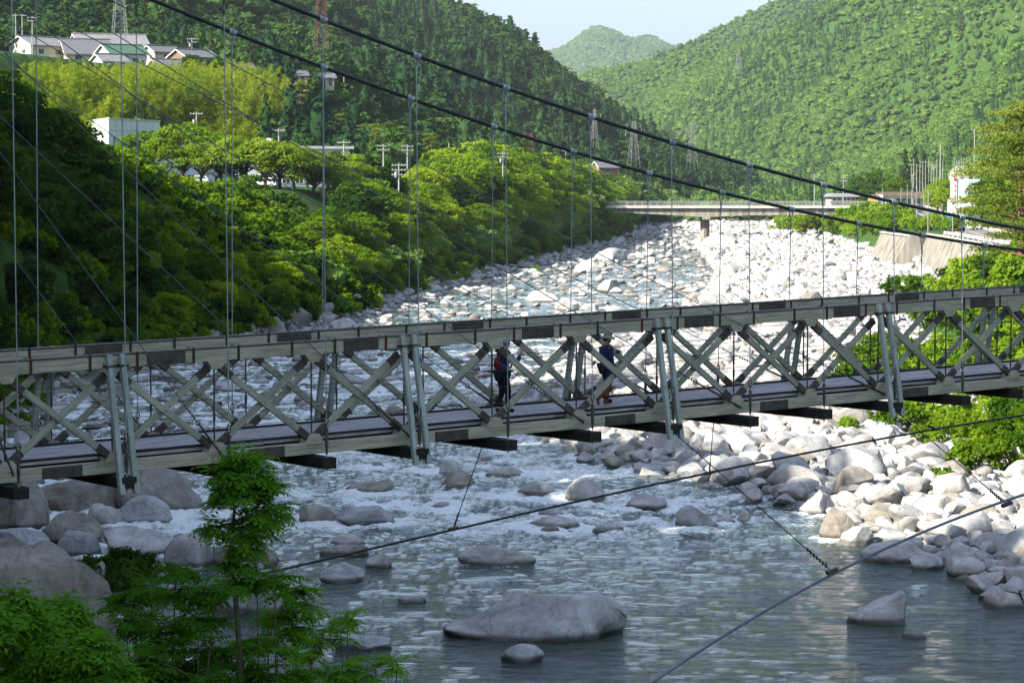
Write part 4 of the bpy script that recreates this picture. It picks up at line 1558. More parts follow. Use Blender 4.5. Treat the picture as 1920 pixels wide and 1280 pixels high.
def shrub_parts(seed, R=1.6, H=2.4, n=1500, size=.30):
    rng = np.random.default_rng(seed)
    cen, rad, limbs = [], [], []
    for i in range(16):
        a = i * 2.4 + rng.normal(0, .4)
        L = R * (.25 + .65 * rng.random())
        c = (math.cos(a) * L, math.sin(a) * L, H * (.28 + .58 * rng.random() * (1.15 - L / R * .5)))
        cen.append(c)
        r = R * (.26 + .16 * rng.random())
        rad.append((r, r, r * .75))
        limbs.append(([(0, 0, -.4), (c[0] * .5, c[1] * .5, c[2] * .6), c], [.035, .025, .01]))
    v = leaf_cloud(rng, cen, rad, n, size, .35, .6, .55, -.5)
    return mesh_np('foliage', v, quads(v)), limb_mesh('stems', limbs, 4)

def far_crown(seed, kind):
    """small crowns for the wooded slopes: a lumpy core under a coat of leaf clumps"""
    rng = np.random.default_rng(seed)
    bm = bmesh.new()
    bmesh.ops.create_icosphere(bm, subdivisions=2, radius=1)
    cv = np.array([x.co[:] for x in bm.verts])
    cf = np.array([[q.index for q in p.verts] for p in bm.faces])
    bm.free()
    cf4 = np.concatenate([cf, cf[:, 2:3]], 1)
    if kind == 'broad':
        ex, ey = rng.uniform(.75, 1.3), rng.uniform(.75, 1.3)
        cen = [(math.cos(i * 2.4 + rng.normal(0, .4)) * 2.7 * ex * math.sqrt(i / 15), math.sin(i * 2.4) * 2.7 * ey * math.sqrt(i / 15), 4.2 + 2.6 * (1 - i / 15) * rng.uniform(.5, 1.15) + rng.normal(0, .6)) for i in range(16)]
        rad = [(1.1 + .75 * rng.random(),) * 2 + (1.0,) for _ in cen]
        core = cv * np.array([2.9 * ex, 2.9 * ey, 2.3]) * (1 + .42 * vnoise(cv[:, 0] * 1.7, cv[:, 1] * 1.7, cv[:, 2] * 1.7, seed))[:, None] + np.array([0, 0, 4.2])
        v = leaf_cloud(rng, cen, rad, 520, .85, .7, .5, .75, -.3, .42)
    elif kind == 'pine':
        cen = [(math.cos(i * 2.4) * 2.2 * (1 - i / 16), math.sin(i * 2.4) * 2.2 * (1 - i / 16), 4.5 + 6.0 * i / 15) for i in range(15)]
        rad = [(1.3 - .04 * i, 1.3 - .04 * i, .5) for i in range(15)]
        core = cv * np.array([1.2, 1.2, 3.3]) + np.array([0, 0, 7.0])
        v = leaf_cloud(rng, cen, rad, 280, .95, .4, .6, .5, -.3)
    else:
        cen = [(math.cos(i * 2.4) * 1.7 * (1 - i / 22), math.sin(i * 2.4) * 1.7 * (1 - i / 22), 2.0 + 9.0 * i / 21) for i in range(22)]
        rad = [(1.0 - .03 * i, 1.0 - .03 * i, 1.0 - .02 * i) for i in range(22)]
        core = np.stack([cv[:, 0] * 1.7 * (1 - (cv[:, 2] + 1) / 2.1), cv[:, 1] * 1.7 * (1 - (cv[:, 2] + 1) / 2.1), 1.5 + 4.6 * (cv[:, 2] + 1)], 1)
        v = leaf_cloud(rng, cen, rad, 300, .8, .6, .3, .5, -.5, .6, .3)
    V = np.concatenate([core, v])
    F = np.concatenate([cf4, quads(v) + len(core)])
    me = bpy.data.meshes.new('crown')
    me.from_pydata(V.tolist(), [], [tuple(dict.fromkeys(f)) for f in F.tolist()])
    return me

_proto_cols = {}
def proto_collection(name, meshes):
    """source meshes for a mass of far trees or small stones; never linked to the scene itself"""
    c = bpy.data.collections.new(name)
    for i, (me, mat) in enumerate(meshes):
        if mat is not None and len(me.materials) == 0:
            me.materials.append(mat)
        o = bpy.data.objects.new('%s_%02d' % (name, i), me)
        c.objects.link(o)
    return c
def scatter_nodes(colname, coll):
    g = bpy.data.node_groups.new('scatter_' + colname, 'GeometryNodeTree')
    g.interface.new_socket('Geometry', in_out='INPUT', socket_type='NodeSocketGeometry')
    g.interface.new_socket('Geometry', in_out='OUTPUT', socket_type='NodeSocketGeometry')
    N = g.nodes.new
    gi, go = N('NodeGroupInput'), N('NodeGroupOutput')
    m2p = N('GeometryNodeMeshToPoints')
    ci = N('GeometryNodeCollectionInfo')
    ci.inputs['Collection'].default_value = coll
    ci.inputs['Separate Children'].default_value = True
    ci.inputs['Reset Children'].default_value = True
    iop = N('GeometryNodeInstanceOnPoints')
    iop.inputs['Pick Instance'].default_value = True
    def attr(n, t):
        a = N('GeometryNodeInputNamedAttribute')
        a.data_type = t
        a.inputs['Name'].default_value = n
        return a.outputs[0]
    L = g.links.new
    L(gi.outputs[0], m2p.inputs[0])
    L(m2p.outputs[0], iop.inputs['Points'])
    L(ci.outputs[0], iop.inputs['Instance'])
    L(attr('pick', 'INT'), iop.inputs['Instance Index'])
    L(attr('turn', 'FLOAT_VECTOR'), iop.inputs['Rotation'])
    L(attr('size', 'FLOAT_VECTOR'), iop.inputs['Scale'])
    L(iop.outputs[0], go.inputs[0])
    return g
def scatter(name, pts, turn, size, pick, coll, label):
    n = len(pts)
    me = bpy.data.meshes.new(name)
    me.vertices.add(n)
    me.vertices.foreach_set('co', np.asarray(pts, np.float32).ravel())
    me.attributes.new('turn', 'FLOAT_VECTOR', 'POINT').data.foreach_set('vector', np.asarray(turn, np.float32).ravel())
    me.attributes.new('size', 'FLOAT_VECTOR', 'POINT').data.foreach_set('vector', np.asarray(size, np.float32).ravel())
    me.attributes.new('pick', 'INT', 'POINT').data.foreach_set('value', np.asarray(pick, np.int32))
    o = put(name, me)
    md = o.modifiers.new('scatter', 'NODES')
    md.node_group = scatter_nodes(name, coll)
    tag(o, label, None, None, 'stuff')
    return o

FAR = []
for i in range(6):
    FAR.append((far_crown(200 + i, 'broad'), M_hill))
for i in range(2):
    FAR.append((far_crown(210 + i, 'pine'), M_hill_needle))
for i in range(2):
    FAR.append((far_crown(220 + i, 'cedar'), M_hill_needle))
FARC = proto_collection('hill_tree', FAR)
M_hill_d = leaf_mat('leaf_shaded_hill', (.010, .038, .012), (.055, .108, .022), .22, nscale=.014, rw=.40)  # darker copies of the hill leaves: the mountain's shade put into their colour
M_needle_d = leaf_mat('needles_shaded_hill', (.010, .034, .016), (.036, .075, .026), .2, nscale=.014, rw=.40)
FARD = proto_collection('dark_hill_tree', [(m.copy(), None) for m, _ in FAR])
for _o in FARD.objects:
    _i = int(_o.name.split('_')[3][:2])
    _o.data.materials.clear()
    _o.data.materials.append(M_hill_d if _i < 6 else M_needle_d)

def grid_pts(x0, x1, y0, y1, sp, seed):
    rng = np.random.default_rng(seed)
    xs, ys = np.arange(x0, x1, sp), np.arange(y0, y1, sp)
    X, Y = np.meshgrid(xs, ys)
    X = X + rng.uniform(-.42, .42, X.shape) * sp + (np.arange(len(ys))[:, None] % 2) * sp * .5
    Y = Y + rng.uniform(-.42, .42, Y.shape) * sp
    return X.ravel(), Y.ravel(), rng
def plan(x, y):
    """s: distance up the left bank, r: distance past the right bank line, both in the plan of the tables"""
    return (XL(y) - x) / KX, (x - XR(y)) / KX
def wood(name, X, Y, rng, label, scale=1.0, mix=(.62, .22, .16), pz=.0, coll=None):
    n = len(X)
    Z = terrain(X, Y)
    dens = fbm(X / 60, Y / 90, oct=2, seed=77)
    u = rng.random(n) + .95 * dens
    pick = np.where(u < mix[0], rng.integers(0, 6, n), np.where(u < mix[0] + mix[1], 6 + rng.integers(0, 2, n), 8 + rng.integers(0, 2, n)))
    s = scale * (.58 + .80 * rng.random(n) ** 1.6)
    size = np.stack([s * (.9 + .25 * rng.random(n)), s * (.9 + .25 * rng.random(n)), s * (.8 + .35 * rng.random(n))], 1)
    turn = np.stack([np.zeros(n), np.zeros(n), rng.random(n) * 6.28], 1)
    return scatter(name, np.stack([X, Y, Z - .6 - pz], 1), turn, size, pick, coll or FARC, label)

def build_woods():
    # wooded mountain left of the river
    X, Y, rng = grid_pts(-480, 330, 430, 1950, 6.2, 1)
    s, r = plan(X, Y)
    k = (s > 12) & (X / Y > -.25) & (X / Y < .23)
    vill = (X / Y < -.094) & (Y < 690) & (s > 24) & (s < 118 + .08 * (Y - 600))
    k &= ~(vill & (Y < 690)) & ~((X / Y < -.06) & (Y < 500) & (s > 20) & (s < 135)) & ~((s < 24) & (Y < 900))
    wood('left_mountain_forest', X[k], Y[k], rng, 'mixed forest darkened for shade covering the mountain left of the river', 1.15, (.56, .33, .11), 0, FARD)
    # right mountain
    X, Y, rng = grid_pts(40, 900, 420, 1300, 4.5, 2)
    s, r = plan(X, Y)
    q = (X - XF(Y)) / KX
    k = (q > 6) & (X / Y < .25) & (X / Y > .05)
    X2, Y2, rng2 = grid_pts(-400, 1050, 1300, 3900, 5.4, 3)
    q2 = (X2 - XF(Y2)) / KX
    k2 = (q2 > -20) & (X2 / Y2 < .25) & (X2 / Y2 > -.02)
    X, Y = np.concatenate([X[k], X2[k2]]), np.concatenate([Y[k], Y2[k2]])
    wood('right_mountain_forest', X, Y, rng, 'bright green forest covering the sunlit mountain on the right', (.84), (.90, .06, .04))
    # far range
    X, Y, rng = grid_pts(-250, 1000, 6300, 8300, 13.0, 4)
    k = (X / Y > -.02) & (X / Y < .11)
    wood('distant_range_forest', X[k], Y[k], rng, 'hazy forest on the distant mountain closing the valley', 1.9, (1.6, .0, .0))
    # trees out of view on the high bank, placed to cast its shade
    X, Y, rng = grid_pts(-190, -20, -150, 420, 4.8, 5)
    rd = seg_dist(X, Y, RIDGE)
    s, r = plan(X, Y)
    k = (rd < 42) & (s > 22) & (np.hypot(X, Y) > 30) & (Y < 252) & ((X / np.maximum(Y, 1) < -.235) | (Y < 60))
    wood('near_bank_forest', X[k], Y[k], rng, 'forest out of view on the high bank beside the footbridge, shading the near river', 1.1)
    # valley floor behind the road bridge and strip of far bank
    X, Y, rng = grid_pts(30, 330, 990, 1900, 7.0, 6)
    s, r = plan(X, Y)
    q = (X - XF(Y)) / KX
    k = (s < 12) & (q < 6) & (Y > 1010 + 35 * np.sin(X / 17))
    wood('valley_floor_forest', X[k], Y[k], rng, 'trees filling the valley floor beyond the road bridge', .9, (.8, .05, .15))
build_woods()

# kinds of nearer trees, each with a few variants of crown and trunk
KIND = {}
def kind(name, maker, mats, count, **kw):
    KIND[name] = []
    for i in range(count):
        c, t = maker(sum(map(ord, name)) + 31 * i, **kw)
        c.materials.append(mats[0][i % len(mats[0])])
        t.materials.append(mats[1])
        KIND[name].append((c, t))
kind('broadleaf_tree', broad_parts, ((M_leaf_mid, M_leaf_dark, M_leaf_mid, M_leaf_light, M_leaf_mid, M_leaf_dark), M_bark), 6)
kind('cherry_tree', broad_parts, ((M_leaf_cherry,), M_bark), 3, R=4.6, H=8.8, n=4600, size=.48, flat=.40, nclump=34, spread=1.2, low=-.1)
kind('pine_tree', pine_parts, ((M_pine,), M_pine_bark), 3)
kind('cedar_tree', cedar_parts, ((M_needle,), M_bark), 2)
kind('bamboo_clump', bamboo_parts, ((M_bamboo,), M_culm), 3)
kind('shrub', shrub_parts, ((M_shrub, M_leaf_mid, M_shrub, M_leaf_dark), M_bark), 4)
PART = {'broadleaf_tree': ('crown', 'trunk'), 'cherry_tree': ('crown', 'trunk'), 'pine_tree': ('crown', 'trunk'), 'cedar_tree': ('crown', 'trunk'),
        'bamboo_clump': ('foliage', 'culms'), 'shrub': ('foliage', 'stems')}
def plant(kname, loc, scale, rz, variant, label=None, group=None, cat=None, sz=None):
    o = empty(kname, loc, label, cat or kname.split('_')[-1].replace('clump', 'bamboo'), group, rz)
    o.scale = (scale, scale, sz or scale)
    c, t = KIND[kname][variant % len(KIND[kname])]
    for me, nm in ((c, PART[kname][0]), (t, PART[kname][1])):
        put(nm, me, None, o)
    return o
# ------------------------------------------------------------------ trees one can tell apart
TREES = []
def build_bank_trees():
    rng = np.random.default_rng(15)
    X, Y, _ = grid_pts(-75, 150, 195, 1010, 5.6, 16)
    s, r = plan(X, Y)
    keep = (s > 2.6) & (s < 21.5) & (np.abs(X / Y) < .215) & (rng.random(len(X)) < np.clip(1.15 - (Y - 520) / 900, .55, 1))
    keep &= ~((Y > 385) & (Y < 520) & (s > 15.5))       # the grass slope below the cherry trees
    X, Y, s = X[keep], Y[keep], s[keep]
    sc = .62 + .42 * rng.random(len(X)) + .22 * sstep(4, 16, s)
    sc = np.where(s < 5.5, sc * .62, sc)
    sc = np.where(s > 18.5, sc * .6, sc)
    Z = terrain(X, Y)
    sc = np.where(Y > 520, sc * 1.3, sc)
    pc = X / Y * FPX + 960
    ok = ~((pc > 250) & (pc < 660) & (Y > 300) & (Y < 540) & (Z + 9.0 * sc > 13.2))
    X, Y, Z, sc, s = X[ok], Y[ok], Z[ok], sc[ok], s[ok]
    lim = np.interp(X / Y * FPX + 960, [-200, 0, 100, 180, 230, 280, 340, 600], [90, 125, 190, 290, 350, 440, 455, 470])
    pt = 340 + (16 - Z - 8.2 * sc) / Y * FPX
    fit = np.where(Y < 335, np.clip((16 - Z - (lim - 340) * Y / FPX) / (8.2 * sc), 0, 1), 1)
    ok = fit > .42
    sc = sc * fit
    X, Y, Z, sc, s = X[ok], Y[ok], Z[ok], sc[ok], s[ok]
    pxw = sc * 8 * FPX / Y
    order = np.argsort(-pxw)
    n_ind = 270
    for i in order[:n_ind]:
        v = int(rng.integers(0, 6))
        pcx = X[i] / Y[i] * FPX + 960
        v = (1, 5)[v % 2] if pcx < 285 else (0, 2, 3, 4, 3, 1)[v]  # leaf tones picked to paint shade at the left edge, sunlight beyond
        o = plant('broadleaf_tree', (X[i], Y[i], Z[i] - .25), sc[i], rng.uniform(0, 6.28), v, None, None, 'tree', sc[i] * rng.uniform(.8, 1.05))
        TREES.append(o)
    rest = order[n_ind:]
    n = len(rest)
    if n:
        k = sc[rest] * 1.25
        scatter('bank_woodland', np.stack([X[rest], Y[rest], Z[rest] - .6], 1), np.stack([np.zeros(n), np.zeros(n), rng.random(n) * 6.28], 1),
                np.stack([k, k, k], 1), rng.integers(0, 4, n), FARC, 'green trees on the far part of the left river bank')
build_bank_trees()
def build_left_edge_trees():
    """trees on the shoulder of the near bank that stand in the view's left edge"""
    X, Y, rng = grid_pts(-75, -20, 150, 330, 5.4, 23)
    s, r = plan(X, Y)
    rd = seg_dist(X, Y, RIDGE)
    k = (rd < 44) & (s > 21.5) & (X / Y > -.235)
    for x, y in zip(X[k], Y[k]):
        g = tz(x, y)
        lim = float(np.interp(x / y * FPX + 960, [-200, 0, 100, 180, 230, 280], [90, 125, 190, 290, 350, 440]))
        sc = min(rng.uniform(.75, 1.05), (16 - g - (lim - 340) * y / FPX) / 8.4)
        if sc > .42:
            TREES.append(plant('broadleaf_tree', (x, y, g - .25), sc, rng.uniform(0, 6.28), (1, 5)[int(rng.integers(0, 2))], None, None, 'tree'))  # dark leaves only: the left edge's shade is put into the colour
build_left_edge_trees()


def grounded(px, py, Y):
    """the point at distance Y seen at photo column px, put on the ground there (py only when Y is None)"""
    if Y is None:
        return on_ground(px, py)
    x = at(px, py, Y).x
    return Vector((x, Y, tz(x, Y)))
PLANTS = []
def build_cherries():
    rng = random.Random(3)
    row = [(238, 350, 455, .85), (276, 347, 430, 1.0), (342, 349, 425, 1.18), (378, 352, 420, .85), (412, 347, 432, 1.0), (434, 353, 420, .95), (458, 352, 424, .9), (498, 358, 418, .92),
           (524, 356, 428, .9), (550, 358, 418, .88), (590, 354, 425, .85), (628, 350, 430, .8), (655, 352, 440, .9), (690, 350, 445, .85)]
    words = ['leftmost cherry tree, half hidden by the dark wooded bank', 'second cherry tree from the white building, beside the wooden post', 'tallest cherry tree with a thick forked trunk in front of the low white building',
             'small cherry tree just right of the tallest one, leaning outwards', 'fourth broad cherry tree behind the grass edge', 'cherry tree with a short dark trunk in the middle of the row', 'cherry tree right of the middle one',
             'cherry tree standing on the lip of the grass slope', 'cherry tree next to the double-armed pole', 'cherry tree in front of the long white roof', 'last but one cherry tree of the row', 'smaller cherry tree near the end of the row', 'broad cherry tree hiding the end of the long white wall', 'smallest cherry tree ending the row']
    for i, (px, py, Y, s) in enumerate(row):
        p = at(px, py, Y)
        g = tz(p.x, Y)
        plant('cherry_tree', (p.x, Y, g - .2), s, rng.uniform(0, 6.28), i, words[i] + ' on the left terrace' if len(words[i].split()) < 13 else words[i], 'cherry trees along the terrace edge', 'tree', s * .98)
build_cherries()
def build_bamboo():
    X, Y, rng = grid_pts(-112, -40, 462, 632, 5.2, 33)
    s, r = plan(X, Y)
    s1 = np.clip(62 - .14 * (Y / KY - 235), 38, 64)
    px = X / Y * FPX + 960
    k = (px > 60) & (px < 520) & (s > s1 - 3) & (s < s1 + 23 + 22 * (px < 260)) & ((Y > 515) | (px < 230))
    for i, (x, y) in enumerate(zip(X[k], Y[k])):
        g = tz(x, y)
        sc = min(rng.uniform(.8, 1.12), (16 - g + (340 - 112 - rng.uniform(0, 22)) * y / FPX) / 12.0)
        if sc < .25:
            continue
        o = plant('bamboo_clump', (x, y, tz(x, y) - .2), sc, rng.uniform(0, 6.28), i, None, None, 'bamboo')
        PLANTS.append(o)
build_bamboo()
def build_mid_trees():
    rng = np.random.default_rng(44)
    pines = [(660, 600), (682, 590), (702, 560), (716, 575), (735, 555), (748, 590), (775, 620), (800, 600), (835, 640), (868, 660), (560, 640), (640, 640), (900, 690), (930, 660), (1020, 760), (1045, 780), (985, 760)]
    for px, Y in pines:
        p = grounded(px, 0, Y)
        PLANTS.append(plant('pine_tree', p - Vector((0, 0, .3)), rng.uniform(.8, 1.05), rng.uniform(0, 6.28), int(rng.integers(0, 3)), None, None, 'tree'))
    cedars = [(318, 655), (300, 665), (345, 660), (395, 668), (470, 650), (520, 670), (545, 660), (1062, 800), (1085, 820), (1108, 800), (1150, 850), (1178, 870), (1205, 900), (1225, 930), (160, 690), (128, 700)]
    for px, Y in cedars:
        p = grounded(px, 0, Y)
        PLANTS.append(plant('cedar_tree', p - Vector((0, 0, .3)), rng.uniform(.7, 1.0), rng.uniform(0, 6.28), int(rng.integers(0, 2)), None, None, 'tree'))
    broad = [(255, 650, .8), (360, 600, .6), (400, 612, .7), (505, 560, .8), (535, 545, .75), (565, 560, .8), (590, 540, .8), (610, 575, .9), (640, 550, .75), (655, 500, .7), (690, 495, .75), (735, 500, .8), (790, 520, .85),
             (840, 540, .9), (880, 560, .9), (910, 600, .9), (1240, 960, 1.0), (1120, 700, .9), (1145, 720, .9), (1090, 690, .9), (575, 452, .8), (612, 450, .85), (650, 456, .9), (690, 455, .9), (725, 460, .9), (760, 462, .95), (790, 470, .95)]
    for px, Y, sc in broad:
        p = grounded(px, 0, Y)
        PLANTS.append(plant('broadleaf_tree', p - Vector((0, 0, .3)), sc, rng.uniform(0, 6.28), int(rng.integers(0, 6)), None, None, 'tree'))
    # right bank
    right = [('broadleaf_tree', 1512, 745, 1.0), ('broadleaf_tree', 1535, 752, .8), ('broadleaf_tree', 1622, 860, 1.5), ('broadleaf_tree', 1655, 870, 1.7), ('broadleaf_tree', 1682, 850, 1.35), ('broadleaf_tree', 1640, 840, 1.1),
             ('cedar_tree', 1700, 905, 1.5), ('cedar_tree', 1718, 915, 1.55), ('cedar_tree', 1735, 925, 1.45), ('broadleaf_tree', 1772, 760, 1.3), ('broadleaf_tree', 1762, 745, 1.0),
             ('broadleaf_tree', 1860, 640, 1.3), ('broadleaf_tree', 1890, 600, 1.4), ('broadleaf_tree', 1915, 640, 1.5), ('broadleaf_tree', 1935, 560, 1.4), ('broadleaf_tree', 1870, 720, 1.3), ('broadleaf_tree', 1845, 700, 1.0),
             ('broadleaf_tree', 1905, 500, 1.1), ('broadleaf_tree', 1945, 470, 1.3), ('cedar_tree', 1880, 760, 1.2), ('cedar_tree', 1905, 770, 1.2), ('cedar_tree', 1930, 740, 1.2), ('pine_tree', 1925, 420, .9)]
    for k, px, Y, sc in right:
        p = grounded(px, 0, Y)
        PLANTS.append(plant(k, p - Vector((0, 0, .3)), sc, rng.uniform(0, 6.28), int(rng.integers(0, 6)), None, None, 'tree'))
build_mid_trees()
def build_right_pine():
    for i, (px, Y, H, R, lab) in enumerate(((1916, 236, 16.5, 5.6, 'large sunlit red pine with layered branches at the right edge above the rail'),
                                            (1945, 205, 14.0, 5.2, 'nearer red pine cut by the right edge of the view'))):
        c, t = pine_parts(900 + i, H, 19000, .30, R, 27)
        c.materials.append(M_pine)
        t.materials.append(M_pine_bark)
        p = grounded(px, 0, Y)
        o = empty('pine_tree', p - Vector((0, 0, .3)), lab, 'tree')
        put('crown', c, None, o)
        put('trunk', t, None, o)
build_right_pine()
def build_shrubs():
    rng = np.random.default_rng(61)
    spots = []
    for px in range(1690, 1950, 36):
        for py in (812, 846, 880):
            if py - 812 < (px - 1690) * .45 + 8:
                spots.append((px + rng.uniform(-14, 14), py + rng.uniform(-12, 12), rng.uniform(.8, 1.15)))
    for px in range(1600, 1960, 34):
        for py in (690, 722, 752):
            if px > 1600 + (752 - py) * .9:
                spots.append((px + rng.uniform(-14, 14), py + rng.uniform(-12, 12), rng.uniform(1.0, 1.6)))
    for px in range(1700, 1930, 30):
        for py in (610, 560):
            if px > 1640 + (py - 500) * .7:
                spots.append((px + rng.uniform(-12, 12), py + rng.uniform(-10, 10), rng.uniform(1.1, 1.7)))
    for px in range(1462, 1700, 13):
        for py in (438, 428, 417, 407):
            if py < 436 - (px - 1462) * .05 + 5:
                spots.append((px + rng.uniform(-6, 6), py + rng.uniform(-4, 4), rng.uniform(1.2, 2.2)))
    for px in range(1560, 1680, 11):
        for py in (408, 420, 432, 440):
            spots.append((px + rng.uniform(-5, 5), py + rng.uniform(-4, 4), rng.uniform(.9, 1.7)))
    for px in range(1705, 1800, 13):
        spots.append((px, 432 + (px - 1705) * .02 + rng.uniform(-3, 3), rng.uniform(1.0, 1.6)))
    spots += [(792, 548, 1.0), (775, 556, .7), (700, 582, 1.0), (665, 590, .8), (1005, 514, .8), (870, 528, .8), (1780, 925, .55), (1768, 905, .45), (1012 + 610, 800, .5), (1590, 812, .5), (1180, 452, .9)]
    for px, py, s in spots:
        p = on_ground(px, py)
        if abs(p.x / p.y) > .235:
            continue
        o = plant('shrub', p - Vector((0, 0, .15)), s, rng.uniform(0, 6.28), int(rng.integers(0, 3)), None, None, 'shrub')
        PLANTS.append(o)
build_shrubs()
def build_undergrowth():
    X, Y, rng = grid_pts(-95, 120, 105, 960, 2.6, 19)
    s, r = plan(X, Y)
    k = (s > .6) & (s < np.where(Y < 330, 62, np.where((Y > 385) & (Y < 520), np.where(X / Y < -.06, 12.5, 17), 22))) & (np.abs(X / Y) < .215) & (rng.random(len(X)) < np.clip(1.3 - Y / 900, .3, 1))
    X, Y = X[k], Y[k]
    n = len(X)
    coll = proto_collection('undergrowth', [(shrub_parts(700 + i, 1.7, 2.3, 700, .42)[0], m) for i, m in enumerate((M_leaf_mid, M_leaf_dark, M_leaf_mid))])
    XR_, YR_, _ = grid_pts(20, 130, 95, 420, 2.9, 20)
    s2, r2 = plan(XR_, YR_)
    k2 = (r2 > 2.0) & (XR_ / YR_ < .33) & (rng.random(len(XR_)) < .8) & ~((r2 < 16) & (YR_ > 330)) & (XR_ - XR(YR_) > 3)
    X, Y = np.concatenate([X, XR_[k2]]), np.concatenate([Y, YR_[k2]])
    n = len(X)
    sc = .7 + .7 * rng.random(n)
    scatter('bank_undergrowth', np.stack([X, Y, terrain(X, Y) - .3], 1), np.stack([np.zeros(n), np.zeros(n), rng.random(n) * 6.28], 1),
            np.stack([sc, sc, sc], 1), rng.integers(0, 3, n), coll, 'green undergrowth covering the river banks below the trees')
build_undergrowth()
# ------------------------------------------------------------------ boulders and stones
def rock_mat(name, a, b, warm=.5):
    t = NT(name)
    pos = t.n('NewGeometry').outputs['Position']
    rnd = t.n('ObjectInfo').outputs['Random']
    ob = t.coord('Object')
    n1 = t.noise(pos, .55, 6, .68, .4)
    n2 = t.noise(pos, 7.0, 5, .75)
    base = t.ramp(n1, [(.30, a), (.66, b)])
    tint = t.ramp(rnd, [(0, (.84, .89, .96)), (.5, (.98, .98, .97)), (.85, (1.0, .95, .88)), (1, (.78, .76, .75))])
    c = t.mix(warm, base, tint, 'MULTIPLY')
    speck = t.ramp(n2, [(.34, (.62, .61, .60)), (.58, (1, 1, 1))])
    c = t.mix(.55, c, speck, 'MULTIPLY')
    streak = t.noise(t.mapped(pos, (1.1, 1.1, .22)), 1.0, 5, .7, .6)
    c = t.mix(.6, c, t.ramp(streak, [(.36, (.45, .43, .41)), (.55, (1, 1, 1))]), 'MULTIPLY')
    z = t.n('SeparateXYZ')
    t.set(z, 0, pos)
    wet = t.math('SUBTRACT', z.outputs[2], t.math('MULTIPLY', n1, .35))
    c = t.mix(1.0, c, t.ramp(t.math('ADD', wet, .5), [(.44, (.34, .33, .31)), (.58, (1, 1, 1))]), 'MULTIPLY')
    warp = t.n('VectorMath', operation='ADD')
    t.set(warp, 0, pos)
    nv = t.n('TexNoise')
    t.set(nv, 'Vector', pos)
    nv.inputs['Scale'].default_value = .8
    nv.inputs['Detail'].default_value = 4
    t.set(warp, 1, nv.outputs['Color'])
    vo = t.n('TexVoronoi', feature='DISTANCE_TO_EDGE')
    t.set(vo, 'Vector', t.mapped(warp.outputs[0], (.26, .30, .5)))
    vo.inputs['Scale'].default_value = 1.0
    crack = t.ramp(vo.outputs['Distance'], [(.0, (0, 0, 0)), (.022, (1, 1, 1))])
    c = t.mix(.30, c, t.mix(crack, (.38, .36, .34), (1, 1, 1)), 'MULTIPLY')
    h = t.math('ADD', t.math('ADD', t.math('MULTIPLY', n2, .35), n1), t.math('MULTIPLY', crack, .25))
    return t.done(t.bsdf(c, .85, 0, h, .55, .12, .25))
M_rock = rock_mat('pale_granite', (.275, .275, .275), (.50, .495, .48))
M_rock_b = rock_mat('stained_granite', (.165, .15, .13), (.35, .325, .285), .6)
_ico = {}
def ico(sub):
    if sub not in _ico:
        bm = bmesh.new()
        bmesh.ops.create_icosphere(bm, subdivisions=sub, radius=1)
        _ico[sub] = (np.array([v.co[:] for v in bm.verts]), np.array([[q.index for q in p.verts] for p in bm.faces]))
        bm.free()
    return _ico[sub]
def rock_mesh(seed, sub=4, cuts=9, soft=.8, rough=.10, lo=.55):
    v, f = ico(sub)
    v = v.copy()
    rng = np.random.default_rng(seed)
    for _ in range(cuts):
        n = unit(rng.normal(size=3))
        d = lo + .35 * rng.random()
        ov = np.maximum(0, v @ n - d)
        v = v - n[None, :] * (ov * soft)[:, None]
    o = rng.uniform(-50, 50, 3)
    nz = fbm(v[:, 0] * 1.3 + o[0], v[:, 1] * 1.3 + o[1], v[:, 2] * 1.3 + o[2], 3, seed)
    fine = fbm(v[:, 0] * 5 + o[0], v[:, 1] * 5 + o[1], v[:, 2] * 5 + o[2], 2, seed + 5)
    v = v * (1 + rough * 1.6 * nz + rough * .22 * fine)[:, None]
    mn, mx = v.min(0), v.max(0)
    v = (v - (mn + mx) / 2) / ((mx - mn) / 2)
    me = mesh_np('boulder', v, f, True)
    me.set_sharp_from_angle(angle=math.radians(32))
    return me
BOULDERS = []      # (object, description words) for labels worked out later
def hero(l, r, t, b, seed, mat=None, cuts=11, soft=.95, depth=.8, sink=.85, rz=0.0, label=None, base=0.0, rough=.12, lo=.5, shape=None, group=None):
    """a boulder that fills the photo box l..r, t..b and stands on the level 'base'"""
    cx = (l + r) / 2
    yf = on_z(cx, b, base).y
    w = (r - l) * yf / FPX
    y = yf + w * depth * .5
    w = (r - l) * y / FPX
    top = at(cx, t, y).z
    x = at(cx, t, y).x
    hz = (top - base) / (2 - sink)
    me = rock_mesh(seed, 5 if (r - l) > 120 else 4, cuts, soft, rough, lo)
    if shape:
        n = len(me.vertices)
        co = np.empty(n * 3, np.float32)
        me.vertices.foreach_get('co', co)
        co = shape(co.reshape(-1, 3))
        me.vertices.foreach_set('co', co.astype(np.float32).ravel())
        me.update()
    o = put('boulder', me, mat or M_rock)
    o.location = (x, y, top - hz)
    o.scale = (w / 2, w * depth / 2, hz)
    o.rotation_euler = (0, 0, rz)
    tag(o, label, 'boulder', group)
    if base < .3:
        BOULDER_SPOTS.append((x, y, w * .46))
    return o
def profiled(xs, hs):
    """gives the upper half of a boulder the silhouette hs(xs), keeping its facets"""
    def f(v):
        v = v.copy()
        x = np.clip(v[:, 0], -1, 1)
        cross = np.sqrt(np.maximum(.04, 1 - np.abs(x) ** 2.2))
        up = v[:, 2] > 0
        v[:, 2] = np.where(up, np.minimum(1, v[:, 2] / cross) * np.interp(x, xs, hs) * 1.0, v[:, 2])
        return v
    return f
whale = profiled([-1, -.76, -.59, -.42, -.25, -.02, .26, .55, .72, .86, 1], [.12, .32, .52, .82, 1.02, .94, .95, .93, .85, .62, .2])
